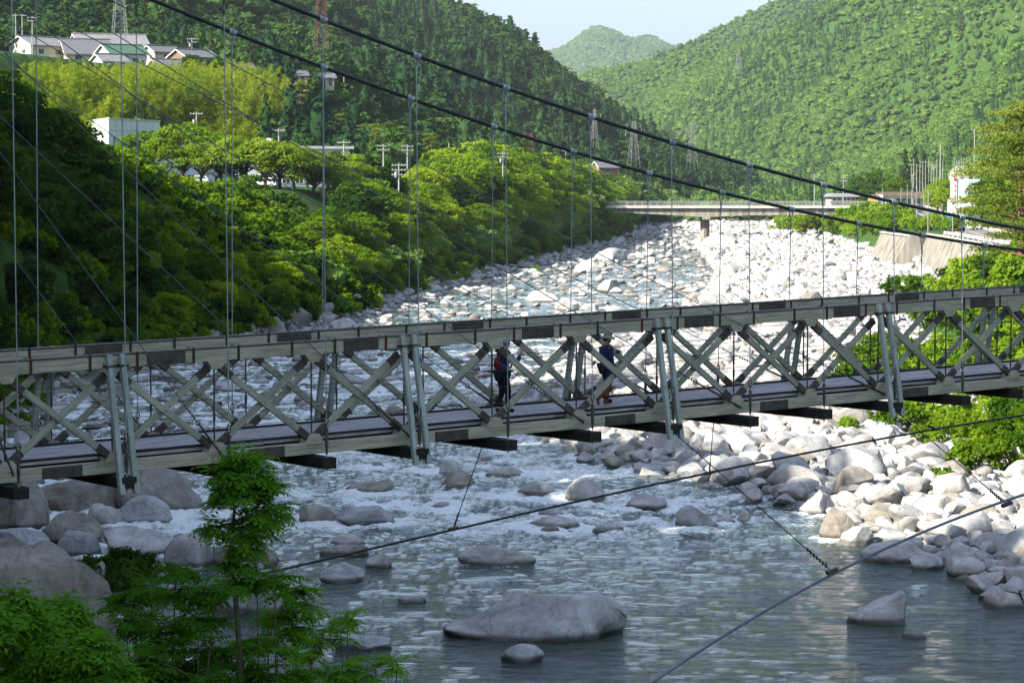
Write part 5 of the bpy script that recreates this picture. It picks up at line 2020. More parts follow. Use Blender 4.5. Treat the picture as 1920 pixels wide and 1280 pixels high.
tent = profiled([-1, -.7, -.5, 0, .55, .82, .93, 1], [.12, .2, .38, .72, 1.0, 1.08, 1.02, .55])
def flatdome(v):
    v = v.copy()
    v[:, 2] = np.sign(v[:, 2]) * np.abs(v[:, 2]) ** .85
    return v
HERO = [
    (828, 1180, 1106, 1204, 11, dict(shape=whale, cuts=12, lo=.62, soft=.75, depth=.62, label='huge smooth whale-backed grey boulder standing in the calm foreground water')),
    (938, 1020, 1207, 1243, 12, dict(cuts=5, lo=.75, label='small egg-shaped pale boulder touching the front of the huge grey one')),
    (856, 1006, 1022, 1061, 13, dict(cuts=4, lo=.8, depth=.6, label='flat oval pale boulder in midstream behind the huge grey one')),
    (1588, 1702, 1112, 1172, 14, dict(shape=tent, cuts=7, lo=.6, depth=.55, label='white wedge-shaped rock with dark spots standing alone in the calm water')),
    (1690, 1736, 1184, 1197, 15, dict(cuts=4, sink=1.1, label='barely awash stone beside the white wedge-shaped rock')),
    (560, 652, 943, 983, 16, dict(mat=M_rock_b, label='dark angular boulder at the foot of the rapids beside a paler one')),
    (626, 750, 945, 984, 17, dict(cuts=12, lo=.5, label='pale angular slab boulder at the foot of the rapids')),
    (820, 868, 861, 893, 18, dict(label='round dark boulder, rear one of a pair in the white rapids')),
    (828, 897, 881, 916, 19, dict(cuts=5, lo=.7, mat=M_rock_b, label='round olive boulder, front one of a pair in the white rapids')),
    (1058, 1135, 896, 940, 20, dict(cuts=5, lo=.72, label='bluish dome boulder with a wet hollow under its left side in the rapids')),
    (988, 1088, 966, 991, 21, dict(cuts=5, label='low flat slab below the rapids with a smaller stone behind it')),
    (1008, 1056, 947, 970, 22, dict(label='small peaked stone just behind the low flat slab below the rapids')),
    (1012, 1050, 985, 1000, 23, dict(mat=M_rock_b, label='tiny brown stone at the front edge of the low flat slab')),
    (596, 684, 1055, 1094, 24, dict(cuts=8, label='grey block-shaped stone in the water right of the foreground sapling')),
    (616, 692, 1000, 1026, 25, dict(label='rear stone of the low row right of the foreground sapling')),
    (598, 692, 1020, 1046, 26, dict(mat=M_rock_b, cuts=6, label='brown flat stone in the low row right of the foreground sapling')),
    (683, 736, 1038, 1067, 27, dict(label='small pointed blue-grey stone right of the low row near the sapling')),
    (744, 800, 1116, 1132, 28, dict(sink=1.1, label='low flat stone barely above the calm water left of the huge grey boulder')),
    (615, 737, 1184, 1222, 29, dict(label='wide grey stone half hidden by the foreground shrub at the water')),
    (1266, 1350, 946, 993, 30, dict(cuts=11, lo=.52, label='pale angular boulder at the tip of the stone bar')),
    (1340, 1384, 962, 984, 31, dict(cuts=10, lo=.5, label='small block next to the angular boulder at the tip of the stone bar')),
    (1380, 1408, 955, 983, 32, dict(cuts=10, lo=.5, label='upright little block last in the row at the tip of the stone bar')),
    (1172, 1252, 928, 955, 33, dict(cuts=5, lo=.75, sink=.7, label='rounded boulder with water pouring over it beside the bluish dome')),
    (1110, 1170, 982, 998, 34, dict(sink=1.2, label='submerged flat stone in the foam below the rapids')),
    (805, 850, 940, 955, 35, dict(sink=1.1, label='small dark stone awash in the middle of the foam')),
    (685, 722, 866, 878, 36, dict(sink=.8, mat=M_rock_b, label='small dark stone at the upstream edge of the rapids')),
    (905, 985, 872, 896, 37, dict(sink=1.1, label='blue-grey stone washed over by the green ledge of the rapids')),
    (970, 1045, 905, 930, 38, dict(sink=1.2, label='smooth stone under the green water of the lower ledge')),
    (640, 740, 900, 926, 39, dict(sink=1.2, mat=M_rock_b, label='broad stone under the green water at the start of the ledge')),
    (200, 386, 872, 962, 40, dict(mat=M_rock_b, cuts=7, lo=.62, depth=.7, label='great tan boulder under the footbridge with a pale undercut right end')),
    (68, 216, 886, 966, 41, dict(mat=M_rock_b, cuts=11, lo=.5, depth=.8, label='great cracked tan boulder under the footbridge left of its paler neighbour')),
    (-30, 92, 898, 992, 42, dict(mat=M_rock_b, cuts=10, label='streaked brown boulder at the far left below the footbridge')),
    (220, 326, 928, 984, 43, dict(cuts=9, lo=.5, label='dark blue-grey faceted boulder in front of the great tan one')),
    (74, 192, 956, 1020, 44, dict(mat=M_rock_b, cuts=6, lo=.68, label='round brown boulder in the middle of the left bank heap')),
    (152, 228, 942, 990, 45, dict(label='pale leaning boulder between the round brown and the dark faceted ones')),
    (-20, 96, 990, 1030, 46, dict(label='low purple-grey boulder at the far left behind the giant one')),
    (108, 196, 992, 1042, 47, dict(label='rough purple-grey boulder next to the dark riverside shrub')),
    (185, 336, 984, 1042, 48, dict(cuts=6, depth=.9, sink=.7, label='long flat pale slab in the left bank heap')),
    (308, 402, 1000, 1064, 49, dict(cuts=6, label='smooth pale boulder left of the foreground sapling')),
    (378, 532, 1013, 1066, 50, dict(mat=M_rock_b, cuts=7, label='grey boulder crossed by the foreground sapling')),
    (372, 548, 1052, 1150, 51, dict(cuts=6, depth=.5, label='wide low boulder at the water crossed by the foreground sapling')),
    (-120, 218, 1010, 1232, 52, dict(mat=M_rock_b, cuts=9, lo=.6, depth=.8, label='giant smooth grey-brown boulder filling the lower left behind the shrubs')),
    (156, 198, 1051, 1088, 53, dict(label='small dark boulder at the right foot of the giant one')),
    (262, 345, 1095, 1130, 54, dict(label='pale stone at the water seen through the foreground leaves')),
    (388, 440, 890, 960, 60, dict(mat=M_rock_b, label='brown boulder hidden behind the top of the foreground sapling')),
    (505, 586, 568, 625, 55, dict(mat=M_rock_b, cuts=10, lo=.5, label='big reddish-grey boulder under the trees on the left bank above the rail')),
    (612, 682, 596, 630, 56, dict(label='pale rounded boulder at the left waterline just above the rail')),
    (486, 545, 590, 636, 57, dict(mat=M_rock_b, label='brown boulder in front of the big reddish-grey one')),
    (425, 498, 622, 650, 58, dict(label='flat pale boulder lying right behind the rail on the left bank')),
    (984, 1052, 544, 566, 61, dict(cuts=7, label='wide flat sunlit boulder in the upstream water')),
    (1040, 1086, 558, 583, 62, dict(cuts=9, label='block-shaped pale boulder just right of the wide flat sunlit one')),
    (1086, 1122, 568, 584, 63, dict(label='darker stone right of the block-shaped pale boulder')),
    (1068, 1132, 486, 511, 64, dict(label='long grey boulder at the left waterline below the wooded point')),
    (1104, 1186, 464, 489, 65, dict(cuts=10, label='long pale slab at the left waterline upstream of the wooded point')),
    (1312, 1380, 440, 464, 66, dict(cuts=12, lo=.45, label='peaked white boulder at the foot of the road bridge pier')),
    (1446, 1475, 432, 456, 67, dict(cuts=12, lo=.45, label='upright slab standing in the far stone field')),
    (1612, 1752, 1012, 1056, 68, dict(cuts=6, lo=.68, label='broad pale boulder with pits at the edge of the calm water')),
    (1536, 1612, 950, 1010, 69, dict(mat=M_rock_b, cuts=9, label='dark-sided boulder with a wet overhang at the corner of the stone heap')),
    (1572, 1640, 985, 1022, 70, dict(cuts=5, label='smooth white half-dome at the edge of the stone heap')),
    (1498, 1570, 918, 965, 71, dict(cuts=7, label='large sunlit boulder at the left corner of the stone heap')),
    (1766, 1838, 1028, 1064, 72, dict(cuts=5, label='smooth pale dome at the waterline of the stone heap')),
    (1828, 1896, 1068, 1102, 73, dict(label='pale boulder at the head of the last stones in the calm water')),
    (1846, 1918, 1104, 1142, 74, dict(cuts=6, label='lowest pale boulder of the stones in the calm water at the right edge')),
    (1834, 1890, 1098, 1128, 75, dict(label='pale boulder behind the lowest one at the right edge')),
    (1564, 1640, 874, 912, 76, dict(mat=M_rock_b, cuts=12, lo=.5, base=.9, label='brown tilted block on top of the sunlit stone heap')),
]
def build_heroes():
    for l, r, t, b, seed, kw in HERO:
        hero(l, r, t, b, seed, **kw)
build_heroes()

def build_stones():
    rng = np.random.default_rng(8)
    placed = {}
    out = []
    cell = 3.0
    def free(x, y, r, k):
        i, j = int(x // cell), int(y // cell)
        for a in (i - 1, i, i + 1):
            for b in (j - 1, j, j + 1):
                for px, py, pr in placed.get((a, b), ()):
                    if (px - x) ** 2 + (py - y) ** 2 < (k * (pr + r)) ** 2:
                        return False
        return True
    def add(x, y, r):
        placed.setdefault((int(x // cell), int(y // cell)), []).append((x, y, r))
    for bx, by, br in BOULDER_SPOTS:
        add(bx, by, br)
    def area(y0, y1, radii, n, k, where):
        ys = rng.uniform(y0, y1, n)
        u = rng.random(n)
        x0, x1 = XL(ys) - 2, XR(ys) + 2.5
        xs = x0 + (x1 - x0) * u
        vis = np.abs(xs / ys) < .28
        e = xs - XE(ys)
        d = where(xs, ys, e)
        ok = vis & (rng.random(n) < d)
        for x, y in zip(xs[ok], ys[ok]):
            r = rng.uniform(*radii)
            if free(x, y, r, k):
                add(x, y, r)
                out.append((x, y, r))
    dry = lambda x, y, e: np.clip((e + .5) / 2.0, 0, 1)
    left = lambda x, y: np.clip(1 - (x - XL(y) - 1) / (5 + 2.5 * vnoise(y / 14, 0, seed=12)), 0, 1) * (y > 235)
    wetd = lambda x, y, e: np.maximum(dry(x, y, e), np.maximum(left(x, y), .24 * (e < 0) * (y > 270) + .09 * (e < 0) * (y > 170) * (y < 270)))
    area(270, 960, (1.0, 1.7), 260, .95, wetd)
    area(100, 270, (.9, 1.4), 200, .95, wetd)
    area(240, 960, (.5, .92), 9000, .86, wetd)
    area(100, 240, (.5, .85), 2600, .86, wetd)
    area(150, 520, (.4, .75), 5000, .9, lambda x, y, e: .22 * (e < 0))
    area(100, 420, (.34, .62), 30000, .84, lambda x, y, e: np.maximum(dry(x, y, e), left(x, y)))
    area(420, 960, (.42, .7), 42000, .84, dry)
    area(100, 300, (.2, .36), 40000, .82, lambda x, y, e: np.maximum(dry(x, y, e), left(x, y)))
    area(60, 240, (.6, 1.3), 700, .9, lambda x, y, e: ((x - XL(y)) < 5) * 1.0)
    px = []
    P = np.array(out)
    Z = terrain(P[:, 0], P[:, 1])
    wide = P[:, 2] * 2 * FPX / P[:, 1]
    order = np.argsort(-wide)
    big, small = order[:232], order[232:]
    var = [rock_mesh(400 + i, 3, 8 + i % 5, .9 + .1 * (i % 2), .12, .42 + .02 * (i % 6)) for i in range(10)]
    var_b = [m.copy() for m in var[:4]]
    for m in var:
        m.materials.append(M_rock)
    for m in var_b:
        m.materials.append(M_rock_b)
    for i in big:
        x, y, r = P[i]
        bank = (x - XL(y) < 5)
        me = (var_b[rng.integers(0, 4)] if (bank and rng.random() < .55) or rng.random() < .10 else var[rng.integers(0, 10)])
        o = put('boulder', me)
        fl = rng.uniform(.55, .9)
        zz = max(Z[i], -.35) + r * fl * rng.uniform(.25, .6)
        o.location = (x, y, zz)
        o.scale = (r * rng.uniform(1.0, 1.35), r * rng.uniform(.85, 1.2), r * fl)
        o.rotation_euler = (rng.normal(0, .22), rng.normal(0, .22), rng.uniform(0, 6.28))
        tag(o, None, 'boulder')
        BOULDERS.append(o)
        if Z[i] < .1 and r > .5:
            BOULDER_SPOTS.append((x, y, r * 1.05))
    coll = proto_collection('bed_stone', [(rock_mesh(500 + i, 2, 9, .95, .12, .45), M_rock) for i in range(8)] + [(rock_mesh(520, 2, 8), M_rock_b)])
    n = len(small)
    q = P[small]
    fl = rng.uniform(.5, .9, n)
    lift = np.maximum(Z[small], -.35) + q[:, 2] * fl * rng.uniform(.25, .7, n)
    size = np.stack([q[:, 2] * rng.uniform(1.0, 1.35, n), q[:, 2] * rng.uniform(.85, 1.2, n), q[:, 2] * fl], 1)
    turn = np.stack([rng.normal(0, .25, n), rng.normal(0, .25, n), rng.uniform(0, 6.28, n)], 1)
    pick = np.where(rng.random(n) < .15, 8, rng.integers(0, 8, n))
    scatter('riverbed_stones', np.stack([q[:, 0], q[:, 1], lift], 1), turn, size, pick, coll, 'pale granite cobbles and small boulders covering the river bed')
    for i in small:
        if Z[i] < .1 and P[i, 2] > .8 and P[i, 1] < 300:
            BOULDER_SPOTS.append((P[i, 0], P[i, 1], P[i, 2] * 1.05))
build_stones()
# ------------------------------------------------------------------ the two walkers and the dog on the deck
M_skin = flat_mat('skin', (.42, .25, .18), .6, 0, .08, 8)
M_navy = flat_mat('navy_cloth', (.018, .022, .060), .9, 0, .25, 9)
M_blue_j = flat_mat('dark_blue_jacket', (.014, .020, .085), .85, 0, .25, 9)
M_black_c = flat_mat('black_cloth', (.012, .012, .018), .9, 0, .2, 9)
M_red_c = flat_mat('dark_red_cloth', (.13, .012, .016), .85, 0, .2, 9)
M_white_c = flat_mat('white_cloth', (.72, .72, .70), .85)
M_hat = flat_mat('sage_hat', (.20, .21, .16), .9, 0, .12, 9)
M_hair = flat_mat('dark_hair', (.018, .014, .012), .7)
M_fur = flat_mat('brown_curly_fur', (.17, .065, .025), .95, 0, .4, 40, .1, .8)
def cap_mat():
    t = NT('blue_patterned_cap')
    n = t.noise(t.coord('Object'), 28, 2, .5)
    return t.done(t.bsdf(t.ramp(n, [(.42, (.03, .16, .62)), (.52, (.45, .60, .80)), (.60, (.04, .22, .70))]), .8))
M_cap = cap_mat()
def skin_obj(name, nodes, edges, mat, parent, root=0, sub=2):
    """nodes: {key: (x, y, z, r)}; grows one continuous surface round the skeleton"""
    keys = list(nodes)
    me = bpy.data.meshes.new(name)
    me.from_pydata([nodes[k][:3] for k in keys], [(keys.index(a), keys.index(b)) for a, b in edges], [])
    o = put(name, me, mat, parent)
    sk = o.modifiers.new('skin', 'SKIN')
    sk.use_smooth_shade = True
    sk.branch_smoothing = .3
    lay = me.skin_vertices[0] if len(me.skin_vertices) else None
    if lay is None:
        bm = bmesh.new()
        bm.from_mesh(me)
        bm.verts.layers.skin.verify()
        bm.to_mesh(me)
        bm.free()
        lay = me.skin_vertices[0]
    for i, k in enumerate(keys):
        r = nodes[k][3]
        lay.data[i].radius = (r, r) if not isinstance(r, tuple) else r
        lay.data[i].use_root = (i == root)
    sd = o.modifiers.new('smooth', 'SUBSURF')
    sd.levels = sd.render_levels = sub
    return o
def fingers(nodes, edges, hand, tip, curl, side):
    """four fingers and a thumb rooted in the palm, closing on what is held"""
    h, d = np.array(nodes[hand][:3]), np.array(tip, float)
    d = d / np.linalg.norm(d)
    c = np.array(curl, float)
    s = np.cross(d, c)
    s /= np.linalg.norm(s)
    for i, (off, L) in enumerate(((-.030, .070), (-.010, .080), (.010, .075), (.029, .058))):
        a = h + s * off + d * .045
        b = a + (d * .75 + c * .45) * L * .6
        e = b + (d * .25 + c * .95) * L * .5
        for k, p, r in (('a', a, .0115), ('b', b, .0095), ('c', e, .0075)):
            nodes['%s_f%d%s' % (hand, i, k)] = (*p, r)
        edges += [(hand, '%s_f%da' % (hand, i)), ('%s_f%da' % (hand, i), '%s_f%db' % (hand, i)), ('%s_f%db' % (hand, i), '%s_f%dc' % (hand, i))]
    a = h + s * (-.042 * side) + d * .01
    b = a + (d * .6 - s * .5 * side + c * .4) * .045
    nodes[hand + '_ta'] = (*a, .013)
    nodes[hand + '_tb'] = (*b, .010)
    edges += [(hand, hand + '_ta'), (hand + '_ta', hand + '_tb')]
def person(loc, az, H, pose, label, top, trousers):
    o = empty('person', loc, label, 'person', None, az)
    o.scale = (H / 1.70,) * 3
    n = dict(pose)
    n.setdefault('pelvis', (0, 0, .93, .135))
    order = ['pelvis'] + [k for k in n if k != 'pelvis']
    n = {k: n[k] for k in order}
    e = [('pelvis', 'belly'), ('belly', 'chest'), ('chest', 'neck'), ('neck', 'jaw'), ('jaw', 'head'), ('head', 'crown'), ('jaw', 'chin'), ('head', 'nose')]
    for s in 'lr':
        e += [('pelvis', s + 'hip'), (s + 'hip', s + 'knee'), (s + 'knee', s + 'ankle'), (s + 'ankle', s + 'toe'),
              ('chest', s + 'sh'), (s + 'sh', s + 'elbow'), (s + 'elbow', s + 'wrist'), (s + 'wrist', s + 'hand'), ('head', s + 'ear')]
    hx, hz = n['head'][0], n['head'][2]
    n['nose'] = (hx + .112, 0, hz - .028, .016)
    n['chin'] = (hx + .070, 0, hz - .100, .030)
    n['lear'], n['rear'] = (hx - .01, .082, hz - .02, .018), (hx - .01, -.082, hz - .02, .018)
    for s, sd in (('l', 1), ('r', -1)):
        w, h = np.array(n[s + 'wrist'][:3]), np.array(n[s + 'hand'][:3])
        fingers(n, e, s + 'hand', h - w, pose[s + 'curl'][:3], sd)
    n.pop('lcurl'), n.pop('rcurl')
    slim = {}
    for k, (x, y, z, r) in n.items():
        under = k in ('pelvis', 'belly', 'chest', 'lsh', 'rsh', 'lelbow', 'relbow', 'lhip', 'rhip', 'lknee', 'rknee', 'lankle', 'rankle')
        slim[k] = (x, y, z, r * (.66 if under else 1.0))
    skin_obj('body', slim, e, M_skin, o)
    def g(keys, grow, extra=()):
        d = {}
        for k in keys:
            x, y, z, r = n[k]
            d[k] = (x, y, z, r + grow)
        for k, v in extra:
            d[k] = v
        return d
    jk = g(['belly', 'chest', 'lsh', 'rsh', 'lelbow', 'relbow'], .016)
    for s in 'lr':
        a, b = np.array(n[s + 'elbow'][:3]), np.array(n[s + 'wrist'][:3])
        jk[s + 'cuff'] = (*(a + (b - a) * .86), .046)
    px_, _, pz, _ = n['pelvis']
    jk['hem'] = (px_, 0, pz - .06, .140)
    jk['hem2'] = (px_, 0, pz - .10, .138)
    jk['collar'] = (n['neck'][0], 0, n['neck'][2] - .035, .075)
    skin_obj('jacket', jk, [('belly', 'chest'), ('belly', 'hem'), ('hem', 'hem2'), ('chest', 'collar'), ('chest', 'lsh'), ('chest', 'rsh'), ('lsh', 'lelbow'), ('rsh', 'relbow'), ('lelbow', 'lcuff'), ('relbow', 'rcuff')], top, o)
    tr = g(['pelvis', 'lhip', 'rhip', 'lknee', 'rknee'], .012)
    for s in 'lr':
        a = np.array(n[s + 'ankle'][:3])
        tr[s + 'leg'] = (a[0], a[1], a[2] + .03, .066)
    skin_obj('trousers', tr, [('pelvis', 'lhip'), ('pelvis', 'rhip'), ('lhip', 'lknee'), ('rhip', 'rknee'), ('lknee', 'lleg'), ('rknee', 'rleg')], trousers, o)
    for s in 'lr':
        ax, ay, az_, _ = n[s + 'ankle']
        tx, ty, tz_, _ = n[s + 'toe']
        skin_obj('shoe', {'heel': (ax - .035, ay, az_ - .035, .046), 'mid': ((ax + tx) / 2, (ay + ty) / 2, (az_ + tz_) / 2 - .012, .046), 'toe': (tx + .02, ty, tz_, .040)}, [('heel', 'mid'), ('mid', 'toe')], M_black_c, o)
    for s in (1, -1):
        m = MB()
        m.tube([(hx + .090, s * .034, hz + .012), (hx + .101, s * .034, hz + .012)], [.013, .008], 8)
        m.build('eye', M_black_c, o)
    m = MB()
    m.tube([(hx + .098, -.022, hz - .068), (hx + .101, 0, hz - .070), (hx + .098, .022, hz - .068)], .006, 5)
    m.build('mouth', M_red_c, o)
    return o, n
def lathe(prof, n=20):
    m = MB()
    vs, fs = [], []
    for r, z in prof:
        for k in range(n):
            a = 2 * math.pi * k / n
            vs.append((r * math.cos(a), r * math.sin(a), z))
    for i in range(len(prof) - 1):
        for k in range(n):
            fs.append((i * n + k, i * n + (k + 1) % n, (i + 1) * n + (k + 1) % n, (i + 1) * n + k))
    m.add(vs, fs, None, True)
    return m
def deck_point(px, o=-1.35, h=.10):
    lo, hi = pk(K0), pk(K1)
    for _ in range(50):
        mid = (lo + hi) / 2
        if to_px(B(mid, o, h))[0] < px:
            lo = mid
        else:
            hi = mid
    return B(lo, o, h)
def build_people():
    az = math.atan2(BD.y, BD.x)
    walk = {'pelvis': (-.02, 0, .93, .135), 'belly': (.0, 0, 1.08, .130), 'chest': (.02, 0, 1.29, .145), 'neck': (.05, 0, 1.46, .055), 'jaw': (.075, 0, 1.545, .070), 'head': (.085, 0, 1.60, .092), 'crown': (.075, 0, 1.66, .072),
            'lhip': (-.02, .09, .88, .095), 'lknee': (.06, .10, .49, .066), 'lankle': (-.10, .10, .10, .042), 'ltoe': (.06, .11, .04, .036),
            'rhip': (-.02, -.09, .88, .095), 'rknee': (.08, -.10, .50, .066), 'rankle': (.06, -.10, .10, .042), 'rtoe': (.22, -.11, .04, .036),
            'lsh': (.02, .18, 1.37, .066), 'lelbow': (.12, .24, 1.12, .050), 'lwrist': (.34, .18, 1.16, .034), 'lhand': (.41, .16, 1.17, .036), 'lcurl': (0, -.7, .7, 0),
            'rsh': (.02, -.18, 1.37, .066), 'relbow': (.22, -.24, 1.16, .050), 'rwrist': (.40, -.15, 1.36, .034), 'rhand': (.45, -.13, 1.43, .038), 'rcurl': (-.5, .8, 0, 0)}
    p = deck_point(943)
    o, n = person(p, az, 1.66, walk, 'person in a blue patterned cap and dark red backpack walking with a raised fist', M_navy, M_black_c)
    c = lathe([(.0, .115), (.05, .108), (.09, .07), (.104, .02), (.106, -.03), (.100, -.032)])
    cp = c.build('cap', M_cap, o, (.078, 0, 1.635))
    bk = skin_obj('backpack', {'a': (-.15, 0, .98, .085), 'b': (-.165, 0, 1.15, .10), 'c': (-.13, 0, 1.32, .08)}, [('a', 'b'), ('b', 'c')], M_red_c, o)
    for s in (1, -1):
        m = MB()
        m.tube([(-.12, s * .11, 1.40), (.05, s * .13, 1.46), (.19, s * .12, 1.30), (.14, s * .14, 1.06), (-.1, s * .12, 1.0)], .02, 6)
        m.build('strap', M_red_c, bk)
    m = MB()
    m.beam((.15, -.155, 1.36), (.21, -.16, 1.10), .07, .02, (1, 0, 0))
    m.build('towel', M_white_c, o)
    stand = {'pelvis': (0, 0, .93, .140), 'belly': (.01, 0, 1.08, .138), 'chest': (.0, 0, 1.29, .145), 'neck': (.025, 0, 1.46, .055), 'jaw': (.05, 0, 1.545, .070), 'head': (.06, 0, 1.60, .092), 'crown': (.05, 0, 1.66, .072),
             'lhip': (0, .09, .88, .097), 'lknee': (.12, .10, .51, .068), 'lankle': (.10, .10, .10, .042), 'ltoe': (.26, .11, .04, .036),
             'rhip': (0, -.09, .88, .097), 'rknee': (.02, -.10, .49, .068), 'rankle': (-.12, -.10, .10, .042), 'rtoe': (.04, -.11, .04, .036),
             'lsh': (.0, .18, 1.37, .068), 'lelbow': (.08, .25, 1.10, .050), 'lwrist': (.27, .14, 1.20, .034), 'lhand': (.33, .10, 1.23, .036), 'lcurl': (0, -.8, .5, 0),
             'rsh': (.0, -.18, 1.37, .068), 'relbow': (-.02, -.24, 1.08, .050), 'rwrist': (.07, -.23, .84, .034), 'rhand': (.09, -.225, .76, .036), 'rcurl': (.7, .5, 0, 0)}
    p2 = deck_point(1136)
    o, n = person(p2, az, 1.62, stand, 'person in a wide sage hat and dark blue clothes walking with a small brown dog', M_blue_j, M_navy)
    c = lathe([(.0, .125), (.06, .118), (.096, .085), (.108, .02), (.115, .0), (.165, -.035), (.195, -.06), (.193, -.068), (.16, -.045), (.105, -.012)])
    ht = c.build('hat', M_hat, o, (.055, 0, 1.645))
    ht.rotation_euler = (0, .12, 0)
    skin_obj('hair', {'a': (-.03, 0, 1.60, .075), 'b': (-.035, 0, 1.52, .055)}, [('a', 'b')], M_hair, o)
    cam_ = empty('compact_camera', B(0, 0, 0), 'small dark camera held at the chest by the person in the wide hat', 'camera', None, az)
    m = MB()
    m.beam((-.03, 0, 0), (.03, 0, 0), .11, .07)
    b = m.build('casing', M_black_c, cam_)
    m = MB()
    m.tube([(.03, 0, 0), (.07, 0, 0)], [.028, .024], 12)
    m.build('lens', M_glass, cam_)
    s = 1.62 / 1.70
    ca, sa = math.cos(az), math.sin(az)
    lx, ly, lz = .40 * s, .06 * s, 1.24 * s
    cam_.location = p2 + Vector((lx * ca - ly * sa, lx * sa + ly * ca, lz))
    # the dog: a small curly brown dog walking to the right
    pd = deck_point(1128, -1.02)
    d = empty('dog', pd, 'small curly brown dog walking beside the person in the wide hat', 'dog', None, az - .05)
    n = {'rump': (-.16, 0, .27, .075), 'loin': (-.05, 0, .285, .072), 'chest': (.10, 0, .265, .092), 'neck': (.18, 0, .35, .060), 'skull': (.235, 0, .435, .078), 'muzzle': (.32, 0, .41, .040), 'nose': (.36, 0, .405, .028),
         'tail': (-.23, 0, .34, .025), 'tip': (-.30, 0, .41, .045)}
    e = [('rump', 'loin'), ('loin', 'chest'), ('chest', 'neck'), ('neck', 'skull'), ('skull', 'muzzle'), ('muzzle', 'nose'), ('rump', 'tail'), ('tail', 'tip')]
    for s, y, ph in (('l', .055, 1), ('r', -.055, -1)):
        n[s + 'ear'] = (.215, y * 1.6, .41, .038)
        n[s + 'ear2'] = (.21, y * 1.8, .345, .036)
        n[s + 'sho'] = (.11, y, .20, .045)
        n[s + 'wri'] = (.12 + .05 * ph, y, .10, .030)
        n[s + 'fpaw'] = (.14 + .09 * ph, y, .028, .030)
        n[s + 'sti'] = (-.11, y, .19, .052)
        n[s + 'hock'] = (-.20 - .05 * ph, y, .10, .028)
        n[s + 'hpaw'] = (-.17 - .07 * ph, y, .028, .030)
        e += [('skull', s + 'ear'), (s + 'ear', s + 'ear2'), ('chest', s + 'sho'), (s + 'sho', s + 'wri'), (s + 'wri', s + 'fpaw'), ('rump', s + 'sti'), (s + 'sti', s + 'hock'), (s + 'hock', s + 'hpaw')]
    body = skin_obj('body', n, e, M_fur, d)
    tex = bpy.data.textures.new('curls', 'CLOUDS')
    tex.noise_scale = .03
    dm = body.modifiers.new('curls', 'DISPLACE')
    dm.texture = tex
    dm.strength = .022
    for s in (1, -1):
        m = MB()
        m.tube([(.285, s * .032, .445), (.297, s * .034, .446)], [.012, .006], 8)
        m.build('eye', M_black_c, d)
    m = MB()
    m.tube([(.382, 0, .415), (.394, 0, .415)], [.017, .010], 8)
    m.build('nose', M_black_c, d)
    # the lead from the walker's hand to the dog
    s = 1.62 / 1.70
    hnd = p2 + Vector(((.09 * ca + .225 * sa) * s, (.09 * sa - .225 * ca) * s, .72 * s))
    nk = pd + Vector((.17 * ca, .17 * sa, .40))
    m = MB()
    m.tube([hnd.lerp(nk, f) - UPZ * .10 * 4 * f * (1 - f) for f in np.linspace(0, 1, 9)], .005, 5)
    tag(m.build('dog_lead', M_black_c), 'thin dark lead running from the hatted walker down to the brown dog', 'lead')
build_people()
# ------------------------------------------------------------------ the leafy saplings in front
M_frond = leaf_mat('pinnate_leaf', (.045, .135, .014), (.115, .27, .024), .45, nscale=1.2)
M_frond_d = leaf_mat('pinnate_leaf_dark', (.014, .045, .012), (.035, .085, .018), .35, nscale=1.2)
M_twig = flat_mat('sapling_bark', (.10, .085, .055), .9, 0, .3, 14)
def frond(rng, o, d, L, lw, n, droop):
    """one feathered leaf: leaflets in pairs along an arching rib"""
    d = d / np.linalg.norm(d)
    side = np.cross(d, [0, 0, 1.0])
    side /= max(np.linalg.norm(side), 1e-6)
    out = []
    p = np.array(o, float)
    dd = d.copy()
    for i in range(n + 1):
        f = (i + 1) / (n + 1)
        p = p + dd * L / (n + 1)
        dd = dd + np.array([0, 0, -droop / (n + 1)])
        dd /= np.linalg.norm(dd)
        up = np.cross(side, dd)
        ll = lw * (1 - .55 * abs(f - .45))
        sides = (-1, 1) if i < n else (0,)
        for s in sides:
            a = (side * s * .92 + dd * .40) if s else dd
            a = a + np.array([0, 0, -.18]) + rng.normal(0, .08, 3)
            a /= np.linalg.norm(a)
            b = np.cross(up + rng.normal(0, .16, 3), a)
            b /= np.linalg.norm(b)
            w = ll * .19
            out.append([p, p + a * ll * .42 + b * w, p + a * ll, p + a * ll * .42 - b * w])
    return out
